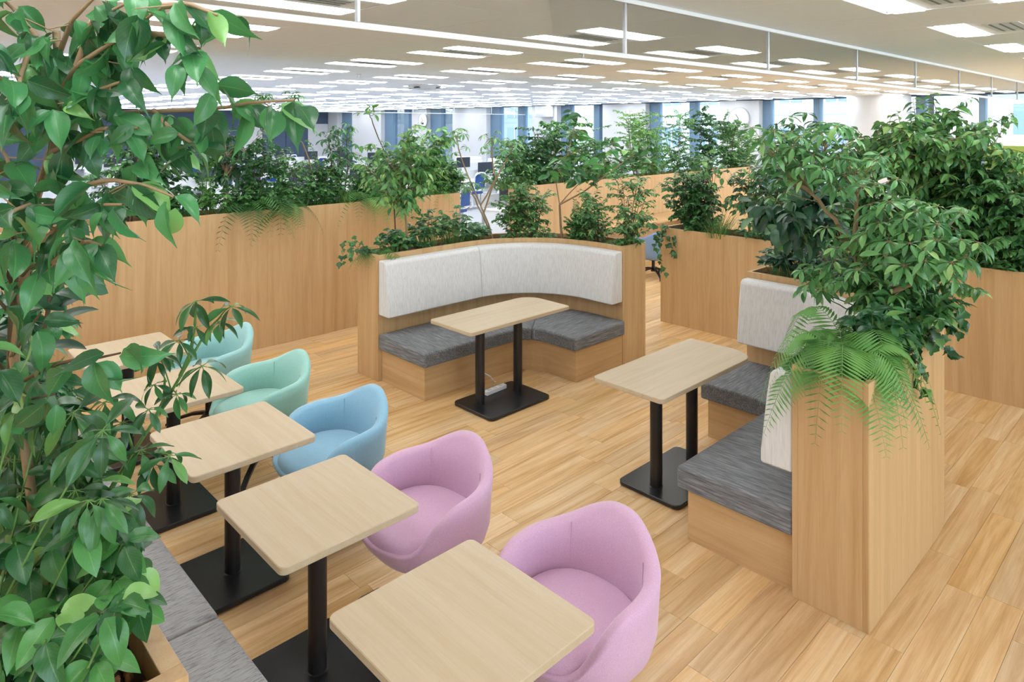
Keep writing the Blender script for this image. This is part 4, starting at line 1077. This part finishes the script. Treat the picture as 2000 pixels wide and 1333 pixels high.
# ------------------------------------------------------------------ plants on the long low planter at right
def rp(px, X=RX + .22): return np.array([X, on_x(px, X), RZ - .05])
ivyb = rp(1305, RX + .08)
ivy(401, 'ivy', 'ivy hanging over the left corner of the long low planter, beside the blue swivel chair', ivyb, [[ivyb, atd(ivyb, 1280, 435, 0), atd(ivyb, 1262, 440, -.05)], [ivyb, atd(ivyb, 1298, 440, -.1), atd(ivyb, 1300, 470, -.2), atd(ivyb, 1322, 498, -.2)], [ivyb, atd(ivyb, 1285, 455, -.1), atd(ivyb, 1280, 480, -.12), atd(ivyb, 1298, 530, -.14)], [ivyb, atd(ivyb, 1320, 445, -.1), atd(ivyb, 1318, 470, -.2)]], .075, 'fig_dark', 0, .045)
for k, (px, top, w_, mt, lab) in enumerate(((1345, 345, .3, 'dark', 'dark nandina bush at the left end of the long low planter'), (1370, 335, .28, 'dark', 'second nandina bush on the long low planter, left of the grass'))):
    b = rp(px); bush(410 + k, 'nandina', lab, b, up_to(b, top), (w_, w_), 1000, .06, mt, 'lance', ns=8)
b = rp(1392); fig_tree(412, 'sapling', 'thin upright sapling with sparse leaves above the grass on the long low planter', b, [atd(b, 1391, 400), atd(b, 1390, 330)], atd(b, 1380, 308), (.2, .2, .1), 5, 2, 4, .08, 'small', 'ovate', 'dark_stem', .007)
grass(413, 'grass_tuft', 'thick tuft of long grass spilling over the long low planter', rp(1405, RX + .12), 180, .55, .16)
for k, (px, top, rad, lab, mt, ll) in enumerate(((1465, 330, (.3, .3, .3), 'small dark fig tree on the long low planter right of the grass', 'fig_dark', .085),)):
    b = rp(px); fig_tree(414 + k, 'fig_tree', lab, b, [atd(b, px - 3, 420), atd(b, px + 1, 380)], atd(b, px, 375), rad, 12, 5, 6, ll, mt)
b = rp(1795); fig_tree(420, 'fig_tree', 'large bright weeping fig at right, trunk rising above the right booth planter', b, [atd(b, 1797, 400), atd(b, 1800, 345), atd(b, 1805, 300)], atd(b, 1815, 310), (.78, .78, .46), 46, 8, 7, .105, 'fig_light', single=300, r=.022, tw=(.12, .3))
b = rp(1690); fig_tree(421, 'fig_tree', 'dark loose fig left of the large bright weeping fig', b, [atd(b, 1690, 400), atd(b, 1690, 340)], atd(b, 1690, 315), (.38, .38, .3), 18, 6, 6, .08, 'fig_dark')
b = rp(1590); bush(422, 'shrub', 'feathery bush behind the right booth umbrella trees, near the window mullion', b + (.6, .5, 0), 1.0, (.45, .4), 1100, .06, 'small', 'ovate', ns=9)
b = rp(1545); umbrella_tree(423, 'umbrella_tree', 'dark umbrella plant seen before the window left of the round column', b + (.3, .3, 0), [[b + (.3, .3, 0), atd(b, 1545, 330, .4), atd(b, 1545, 262, .4)], [b + (.3, .3, 0), atd(b, 1520, 330, .4), atd(b, 1530, 275, .4)], [b + (.3, .3, 0), atd(b, 1570, 320, .4), atd(b, 1570, 250, .4)]], .14, 9, .18, 'umbrella_dark', 'dark_stem', .01, spread=.6)
for k, (px, top, w_, mt, kd, lab) in enumerate(((1900, 330, .45, 'small', 'lance', 'broad green bush on the long low planter right of the weeping fig'), (1945, 350, .45, 'dark', 'ovate', 'dark bush on the long low planter near the right edge'), (1985, 320, .4, 'small', 'lance', 'light green bush cut off by the right edge'), (1750, 380, .45, 'dark', 'ovate', 'dark bush under the weeping fig, behind the right booth planter'), (1650, 400, .45, 'small', 'lance', 'green bush between the booth umbrella trees and the dark loose fig'), (1560, 400, .4, 'dark', 'ovate', 'dark bush behind the right booth, low on the long planter'))):
    b = rp(px); bush(430 + k, 'shrub', lab, b, up_to(b, top), (w_ * .8, w_), 1100, .08, mt, kd, ns=8)
for k, (px, lab) in enumerate(((1910, 'low dark cover plant over the rim of the long low planter at right'), (1970, 'low dark cover plant at the rim near the right edge'), (1500, 'low cover plant on the long low planter behind the booth corner'))):
    b = rp(px, RX + .15); low_shrub(440 + k, 'ground_cover', lab, b, .25, (.2, .45), 300, .07, 'dark', 'lance')
grass(445, 'grass_tuft', 'grass tuft drooping over the long low planter beside the booth umbrella tree', rp(1890, RX + .08), 60, .4, .1)
# second row beyond
for k, (y_, top, lab) in enumerate(((1.4, 1.75, 'bush farther back before the yellow-green partition'), (.6, 1.6, 'bush farther back at the right edge before the partition'), (2.3, 1.9, 'airy bush farther back left of the yellow-green partition'))):
    pb = planter(('low wood trough before the yellow-green partition, left one', 'low wood trough before the yellow-green partition, right one', 'low wood trough farther left of the partition')[k], (8.9, y_, 0), 8.7, 9.15, y_ - .38, y_ + .38, .8)
    bush(450 + k, 'shrub', lab, (8.92, y_, .76), top - .76, (.35, .42), 900, .085, 'small' if k != 1 else 'dark', 'lance', ns=9)

# ------------------------------------------------------------------ plants on the right booth planter
def bB(t):
    a_ = arc_line(SB['x0'] + .1, 1.30, SB['xc'], SB['yc'], 5.345, 2.6); a_ = np.array(a_); q = np.r_[0, np.cumsum(np.linalg.norm(np.diff(a_, axis=0), axis=1))]; q /= q[-1]
    return np.array([np.interp(t, q, a_[:, 0]), np.interp(t, q, a_[:, 1]), AZ_])
b = bB(.035)
fern(501, 'fern', 'large bright fern arching over the near corner of the right booth planter', b + (.05, .03, 0), 20, .46, 'fern', pin=36, lift=1.35, width=.17)
fern(502, 'fern', 'second bright fern just behind the corner fern of the right booth', bB(.12) + (0, .06, 0), 13, .46, 'fern', pin=34, lift=1.7, width=.17)
b = bB(.20); umbrella_tree(503, 'umbrella_tree', 'umbrella tree with short tilted trunk at the near end of the right booth planter', b, [[b, atd(b, 1720, 610), atd(b, 1752, 552), atd(b, 1775, 500), atd(b, 1790, 440)], [atd(b, 1752, 552), atd(b, 1800, 500, -.1), atd(b, 1840, 455, -.1)], [atd(b, 1752, 552), atd(b, 1740, 490, .1), atd(b, 1735, 440, .1)], [atd(b, 1740, 570), atd(b, 1820, 540, -.15), atd(b, 1850, 530, -.2)]], .098, 26, .17, 'umbrella', 'trunk', .015, 300, spread=.75)
b = bB(.36); fk = atd(b, 1668, 490)
umbrella_tree(504, 'umbrella_tree', 'tall forked umbrella tree with pale bare trunk on the right booth planter', b, [[b, atd(b, 1682, 600), atd(b, 1675, 545), fk], [fk, atd(b, 1630, 430, .05), atd(b, 1580, 372, .1), atd(b, 1560, 340, .1)], [fk, atd(b, 1672, 440), atd(b, 1672, 390), atd(b, 1670, 340)], [atd(b, 1580, 372, .1), atd(b, 1540, 345, .1), atd(b, 1515, 305, .05)], [atd(b, 1580, 372, .1), atd(b, 1600, 320, .1), atd(b, 1612, 285, .15)]], .098, 20, .17, 'umbrella', 'trunk', .016, 300, spread=.5)
b = bB(.48); umbrella_tree(505, 'umbrella_plant', 'small umbrella plant leaning over the white backrest of the right booth', b + (0, .08, 0), [[b + (0, .08, 0), atd(b, 1640, 600, -.1), atd(b, 1598, 565, -.25)], [b + (0, .08, 0), atd(b, 1620, 580, -.1), atd(b, 1580, 545, -.2)]], .085, 7, .10, 'umbrella', 'green_stem', .005, 100, 'shrub', spread=.4)
b = bB(.30); bush(506, 'asparagus_fern', 'soft pale asparagus fern behind the corner fern of the right booth', b + (0, .03, 0), .38, .16, 2200, .022, 'fern', 'lance', 'green_stem', 9)
for k, (t_, hh, w_, mt, ll, lab) in enumerate(((.13, .30, .16, 'fig_dark', .09, 'low spreading shrub with long leaves at the outer rim of the right booth planter'), (.24, .34, .2, 'dark', .08, 'dark leafy shrub on the outer side of the right booth planter'), (.36, .36, .22, 'dark', .08, 'dark shrub at the foot of the tall forked umbrella tree'), (.5, .3, .22, 'dark', .08, 'dark shrub in the curve of the right booth planter'))):
    b = bB(t_); low_shrub(510 + k, 'low_shrub', lab, b + (0, -.06, 0), hh, (w_, .14), 260, ll, mt, 'lance', 150 if k < 2 else 0)
b = bB(.22) + (.05, -.12, 0); E_ = lambda px, py, dd=0: atd(b, px, py, dd)
ivy(515, 'ivy', 'dark ivy hanging down the outer board of the right booth planter', b, [[b, E_(1790, 690, -.14), E_(1800, 740, -.16), E_(1808, 765, -.16)], [b, E_(1830, 650, -.05), E_(1850, 690, -.05)], [b, E_(1790, 660, -.05), E_(1770, 700, -.16)], [b, E_(1840, 620, 0), E_(1870, 640, 0), E_(1880, 610, 0)]], .075, 'fig_dark', 120, .045)
b = bB(.26); bush(516, 'nandina', 'nandina spray reaching out to the right from the right booth planter', b + (.1, -.06, 0), .5, (.42, .3), 900, .065, 'small', 'lance', ns=8, droop=.5)
b = bB(.60); fig_tree(517, 'rubber_plant', 'dark glossy rubber plant on the far leg of the right booth planter', b, [atd(b, 1605, 470), atd(b, 1590, 420)], atd(b, 1560, 420), (.35, .35, .22), 12, 4, 5, .13, 'rubber', 'round', 'dark_stem', .009, 150, 'shrub')
b = bB(.88); low_shrub(518, 'low_shrub', 'glossy dark shrub with upright leaves at the far end of the right booth planter', b, .38, (.16, .2), 260, .10, 'rubber', 'oblong', 120)
b = bB(.95); low_shrub(525, 'low_shrub', 'glossy low shrub at the very end of the right booth planter bed', b, .26, (.12, .16), 200, .09, 'rubber', 'oblong')
b = bB(.74); low_shrub(519, 'low_shrub', 'dark shrub beside the multi-stemmed small tree on the right booth planter', b, .34, (.16, .2), 260, .09, 'rubber', 'oblong')
fern(520, 'fern', 'deep green fern on the far leg of the right booth planter', bB(.6) + (-.05, 0, 0), 12, .34, 'fern_dark', pin=16)
b = bB(.68); fig_tree(521, 'small_tree', 'multi-stemmed small brown-barked tree on the far leg of the right booth planter', b, [atd(b, 1600, 500), atd(b, 1592, 455)], atd(b, 1580, 400), (.35, .35, .25), 12, 4, 4, .07, 'small', 'ovate', 'dark_stem', .014)

# ------------------------------------------------------------------ foreground plants behind the bench
s = Plant(601); d0 = 1.55
def A3(px, py, d=d0): return at(px, py, d)
tb = np.array([.36, 2.02, BZ - .07])
tk = [tb, A3(28, 700, 1.70), A3(62, 420, 1.62), A3(105, 275, 1.55), A3(113, 225), A3(115, 150), A3(110, 60)]
s.br.append((np.array(tk), .012, .008))
limbs = [([A3(105, 275), A3(140, 232), A3(190, 224), A3(300, 217, 1.5), A3(420, 214, 1.46), A3(490, 200, 1.43), A3(575, 196, 1.39)], 25),
         ([A3(113, 225), A3(150, 165, 1.5), A3(172, 110, 1.5), A3(205, 45, 1.5), A3(210, -20, 1.5)], 12),
         ([A3(113, 190), A3(150, 128, 1.45), A3(200, 95, 1.42), A3(255, 60, 1.4), A3(320, 12, 1.36)], 13),
         ([A3(113, 150), A3(70, 70, 1.5), A3(20, 10, 1.5), A3(-20, -20, 1.5)], 12),
         ([A3(95, 300), A3(150, 275, 1.5), A3(200, 250, 1.46), A3(270, 250, 1.42)], 10),
         ([A3(62, 420, 1.62), A3(150, 368, 1.5), A3(210, 350, 1.45), A3(285, 362, 1.42), A3(340, 385, 1.4)], 14),
         ([A3(55, 480, 1.63), A3(40, 380, 1.5), A3(10, 300, 1.5), A3(-30, 250, 1.5)], 12),
         ([A3(62, 420, 1.62), A3(60, 400, 1.45), A3(30, 410, 1.4), A3(-10, 440, 1.35)], 10),
         ([A3(52, 500, 1.63), A3(130, 430, 1.5), A3(190, 400, 1.44), A3(240, 400, 1.4)], 12),
         ([A3(110, 120), A3(140, 40, 1.45), A3(190, -10, 1.4)], 9), ([A3(105, 260), A3(50, 200, 1.45), A3(0, 150, 1.4)], 11),
         ([A3(300, 217, 1.5), A3(330, 250, 1.46), A3(390, 290, 1.43)], 9), ([A3(255, 60, 1.4), A3(330, 70, 1.38), A3(390, 95, 1.36)], 7),
         ([A3(320, 12, 1.36), A3(370, 8, 1.34), A3(425, 30, 1.33)], 6), ([A3(45, 560, 1.64), A3(120, 500, 1.5), A3(170, 470, 1.45), A3(200, 480, 1.42)], 9),
         ([A3(140, 232), A3(180, 180, 1.44), A3(235, 160, 1.4)], 7), ([A3(60, 90, 1.5), A3(40, 150, 1.42), A3(30, 210, 1.38)], 8), ([A3(150, 128, 1.45), A3(180, 40, 1.42), A3(260, 0, 1.4)], 8)]
def big_leaf(p, sidepx, ll):
    d = np.r_[RT * sidepx * s.u(.3, 1.0), 0] + np.array([0, 0, -s.u(.35, 1.0)]) - np.r_[FW, 0] * s.u(-.2, .45) + s.rv() * .55
    s.leaf(p + d / np.linalg.norm(d) * .012, d, np.array([0, 0, .75]) - np.r_[FW, 0] * s.u(-.1, .8) + s.rv() * .8, ll)
for pts, n in limbs:
    pts = np.array(pts); t = np.linspace(0, 1, len(pts)); tt = np.linspace(0, 1, 12); sm = np.stack([np.interp(tt, t, pts[:, i]) for i in range(3)], 1); s.br.append((sm, .007, .0025))
    for k in range(int(n * 1.15)):
        i = min(11, int(12 * (.12 + .88 * (k + .5) / (n * 1.15)))); big_leaf(sm[i] + s.rv() * .012, 1 if s.u(0, 1) < .62 else -1, .105 * s.u(.62, 1.12))
    for q in range(2):
        i = int(s.u(3, 11)); e = sm[i] + s.rv(.6) * s.u(.05, .12); s.br.append((np.array([sm[i], e]), .002, .0012))
        for k in range(3): big_leaf(e + s.rv() * .01, 1 if s.u(0, 1) < .6 else -1, .095 * s.u(.6, 1.1))
finish(s, 'fig_tree', 'big fig tree with drooping pointed leaves and a long branch at upper left', 'tree', tb, 'fig', LF['fig'], M['trunk'], 300, trunk_name='trunk', sides=8)
# second fig, lower left
s = Plant(602); tb = np.array([.20, 2.25, BZ - .07]); s.br.append((np.array([tb, A3(20, 760, 1.75), A3(25, 560, 1.7), A3(40, 440, 1.6)]), .012, .006))
for pts, n in (([A3(20, 760, 1.75), A3(70, 730, 1.6), A3(130, 705, 1.5), A3(190, 700, 1.45), A3(235, 690, 1.42)], 14), ([A3(20, 740, 1.7), A3(-10, 700, 1.5), A3(-40, 690, 1.45)], 8), ([A3(20, 700, 1.7), A3(60, 640, 1.6), A3(80, 610, 1.55)], 8),
               ([A3(25, 560, 1.7), A3(60, 520, 1.6), A3(130, 500, 1.55)], 10), ([A3(25, 560, 1.7), A3(0, 500, 1.6), A3(-20, 470, 1.5)], 8), ([A3(25, 620, 1.7), A3(0, 590, 1.6), A3(-20, 560, 1.5)], 8), ([A3(20, 760, 1.7), A3(60, 780, 1.55), A3(110, 770, 1.5)], 9), ([A3(30, 500, 1.65), A3(20, 430, 1.6), A3(40, 400, 1.55)], 9)):
    pts = np.array(pts); t = np.linspace(0, 1, len(pts)); tt = np.linspace(0, 1, 10); sm = np.stack([np.interp(tt, t, pts[:, i]) for i in range(3)], 1); s.br.append((sm, .005, .002))
    for k in range(n): big_leaf(sm[min(9, int(10 * (k + .5) / n))] + s.rv() * .012, 1 if s.u(0, 1) < .6 else -1, .105 * s.u(.6, 1.1))
finish(s, 'fig_tree', 'lower fig tree at the left edge, leaves hanging above the grey bench', 'tree', tb, 'fig', LF['fig'], M['dark_stem'], 300, trunk_name='trunk', sides=8)
# rubber plant, dark stems
s = Plant(603); tb = np.array([.36, 2.45, BZ - .07])
for pts in ([tb, A3(62, 760, 1.95), A3(92, 620, 1.9), A3(106, 520, 1.88), A3(100, 440, 1.86)], [tb + (-.05, 0, 0), A3(30, 740, 1.95), A3(45, 600, 1.9), A3(70, 470, 1.86), A3(95, 400, 1.86)]):
    pts = np.array(pts); t = np.linspace(0, 1, len(pts)); tt = np.linspace(0, 1, 14); sm = np.stack([np.interp(tt, t, pts[:, i]) for i in range(3)], 1); s.br.append((sm, .008, .004))
    for k in range(17):
        p = sm[min(13, int(4 + 10 * k / 17))]; sg = 1 if k % 2 == 0 else -1
        d = np.r_[RT * sg * s.u(.6, 1), s.u(-.15, .55)] - np.r_[FW, 0] * s.u(-.3, .3); s.leaf(p + d * .02, d, np.array([0, 0, .9]) - np.r_[FW, 0] * s.u(0, .8) + s.rv() * .3, .115 * s.u(.7, 1.15))
finish(s, 'rubber_plant', 'rubber plant with dark glossy leaves on dark stems before the planter wall at left', 'shrub', tb, 'round', LF['rubber'], M['dark_stem'], 60, trunk_name='stem')
# airy umbrella plant reaching over the tables
s = Plant(604); tb = np.array([.47, 2.35, BZ - .07]); D_ = 2.0
mains = [[tb, A3(232, 925, 1.95), A3(300, 825, D_), A3(335, 765, D_), A3(370, 705, D_), A3(405, 645, D_), A3(432, 618, D_)], [A3(352, 735, D_), A3(372, 690, D_), A3(380, 640, D_), A3(384, 592, D_)], [A3(300, 825, D_), A3(320, 780, D_), A3(322, 740, D_)], [tb, A3(215, 860, 1.9), A3(205, 790, 1.9)], [tb, A3(260, 880, 1.9), A3(245, 830, 1.88)]]
for pts in mains:
    pts = np.array(pts); t = np.linspace(0, 1, len(pts)); tt = np.linspace(0, 1, 14); s.br.append((np.stack([np.interp(tt, t, pts[:, i]) for i in range(3)], 1), .006, .003))
for (px, py, px0, py0, ll, n) in ((383, 588, 384, 600, .075, 6), (452, 598, 428, 622, .08, 6), (430, 628, 432, 640, .075, 6), (380, 640, 395, 655, .055, 5), (350, 665, 372, 705, .07, 6), (310, 690, 335, 765, .075, 7), (302, 705, 322, 740, .06, 6), (395, 715, 345, 755, .08, 6), (345, 770, 335, 765, .06, 7), (300, 752, 320, 780, .06, 6), (290, 800, 300, 825, .06, 6), (205, 785, 205, 800, .085, 7), (240, 825, 245, 835, .08, 7), (275, 880, 265, 890, .085, 7), (300, 905, 260, 885, .08, 7), (330, 890, 262, 890, .075, 6)):
    p0 = A3(px0, py0, D_ if py < 780 else 1.9); e = A3(px, py, (D_ if py < 780 else 1.88) - .03); s.br.append((s.curve(p0, e, np.array([0, 0, .01]), 5), .0025, .0016))
    umbel(s, e, np.array([0, 0, 1.]) - np.r_[FW, 0] * .35 + np.r_[RT, 0] * s.u(-.3, .3), n, ll, .55)
finish(s, 'umbrella_plant', 'airy umbrella plant with slim stems reaching over the small tables at left', 'shrub', tb, 'oblong', LF['umbrella_dark'], M['green_stem'], 140, trunk_name='stem')
# dense umbrella plant
s = Plant(605); tb = np.array([.30, 2.05, BZ - .07])
for k in range(34):
    px, py = s.u(-30, 250), s.u(795, 1030); dd = s.u(1.5, 1.85); e = A3(px, py, dd); p0 = tb + s.rv() * np.array([.16, .2, 0]) + (0, 0, .02)
    s.br.append((s.curve(p0, e, np.array([0, 0, .05]), 6), .0035, .0018)); umbel(s, e, np.array([0, 0, 1.]) - np.r_[FW, 0] * s.u(.2, .7) + np.r_[RT, 0] * s.u(-.4, .4), 7, .105 * s.u(.75, 1.1), .6)
finish(s, 'umbrella_plant', 'dense umbrella plant filling the left edge above the leafy laurel', 'shrub', tb, 'oblong', LF['umbrella_dark'], M['green_stem'], 300, trunk_name='stem')
s = Plant(609); tb = np.array([.46, 2.0, BZ - .07])
for (px, py) in ((255, 965), (235, 1040), (262, 1085), (215, 1000)):
    e = A3(px, py, 1.66); s.br.append((s.curve(tb, e, np.array([0, 0, .05]), 6), .003, .0018)); umbel(s, e, np.array([0, 0, 1.]) - np.r_[FW, 0] * .5 + np.r_[RT, 0] * .4, 6, .085, .6)
finish(s, 'umbrella_plant', 'small umbrella plant leaning over the bench cushion by the planter rim', 'shrub', tb, 'oblong', LF['umbrella_dark'], M['green_stem'], 40, trunk_name='stem')
# laurels
def laurel(seed, label, tb, spots, ll, dr):
    s = Plant(seed); tb = np.array(tb, float)
    for px, py, n in spots:
        e = A3(px, py, dr * s.u(.97, 1.03)); s.br.append((s.curve(tb + s.rv() * np.array([.08, .08, 0]), e, s.rv() * .02, 6), .0035, .002)); ph = s.u(0, 6)
        for k in range(n):
            th = ph + 6.283 * k / n; d = np.r_[RT * math.cos(th) - FW * math.sin(th) * .8, s.u(-.55, .35) - (.3 if math.sin(th) > 0 else 0)]; s.leaf(e + d * .008, d, np.array([0, 0, .9]) - np.r_[FW, 0] * s.u(.2, .7) + s.rv() * .3, ll * s.u(.72, 1.12))
    return finish(s, 'laurel_shrub', label, 'shrub', tb, 'ovate', LF['laurel'], M['green_stem'], 250, trunk_name='stem')
laurel(606, 'laurel shrub with pale young leaves at the left, above the nearest laurel', (.30, 1.86, BZ - .07), [(100, 1065, 4), (140, 1060, 4), (60, 1110, 5), (175, 1110, 5), (105, 1140, 5), (220, 1070, 5), (15, 1150, 5), (160, 1035, 4), (30, 1060, 5), (225, 1130, 5), (-15, 1090, 5), (195, 1150, 5)], .088, 1.56)
laurel(607, 'nearest laurel shrub with broad serrated leaves in the bottom left corner', (.28, 1.72, BZ - .07), [(40, 1220, 5), (110, 1200, 5), (150, 1250, 6), (200, 1200, 5), (232, 1175, 5), (70, 1290, 6), (130, 1310, 6), (185, 1290, 5), (0, 1290, 5), (30, 1330, 5), (170, 1340, 6), (-20, 1200, 5), (90, 1250, 5)], .092, 1.44)
laurel(608, 'laurel sprig leaning on the planter rim beside the bench', (.42, 1.95, BZ - .07), [(225, 1015, 4), (240, 1060, 4), (258, 1120, 5), (262, 1165, 5), (265, 1185, 4)], .085, 1.57)
b = np.array([.40, 3.1, BZ - .06]); bush(610, 'shrub', 'leafy bush at the far part of the bench planter, behind the left plants', b, .75, (.35, .35), 900, .085, 'fig', 'fig', ns=8)
b = np.array([.40, 2.75, BZ - .06]); low_shrub(611, 'low_shrub', 'low dark shrub by the bench, under the rubber plant', b, .3, (.2, .3), 200, .10, 'umbrella_dark', 'oblong', 120)
b = np.array([.25, 1.95, BZ - .06]); low_shrub(612, 'low_shrub', 'dark undergrowth beneath the laurels in the bench planter', b, .22, (.22, .3), 220, .08, 'dark', 'ovate')
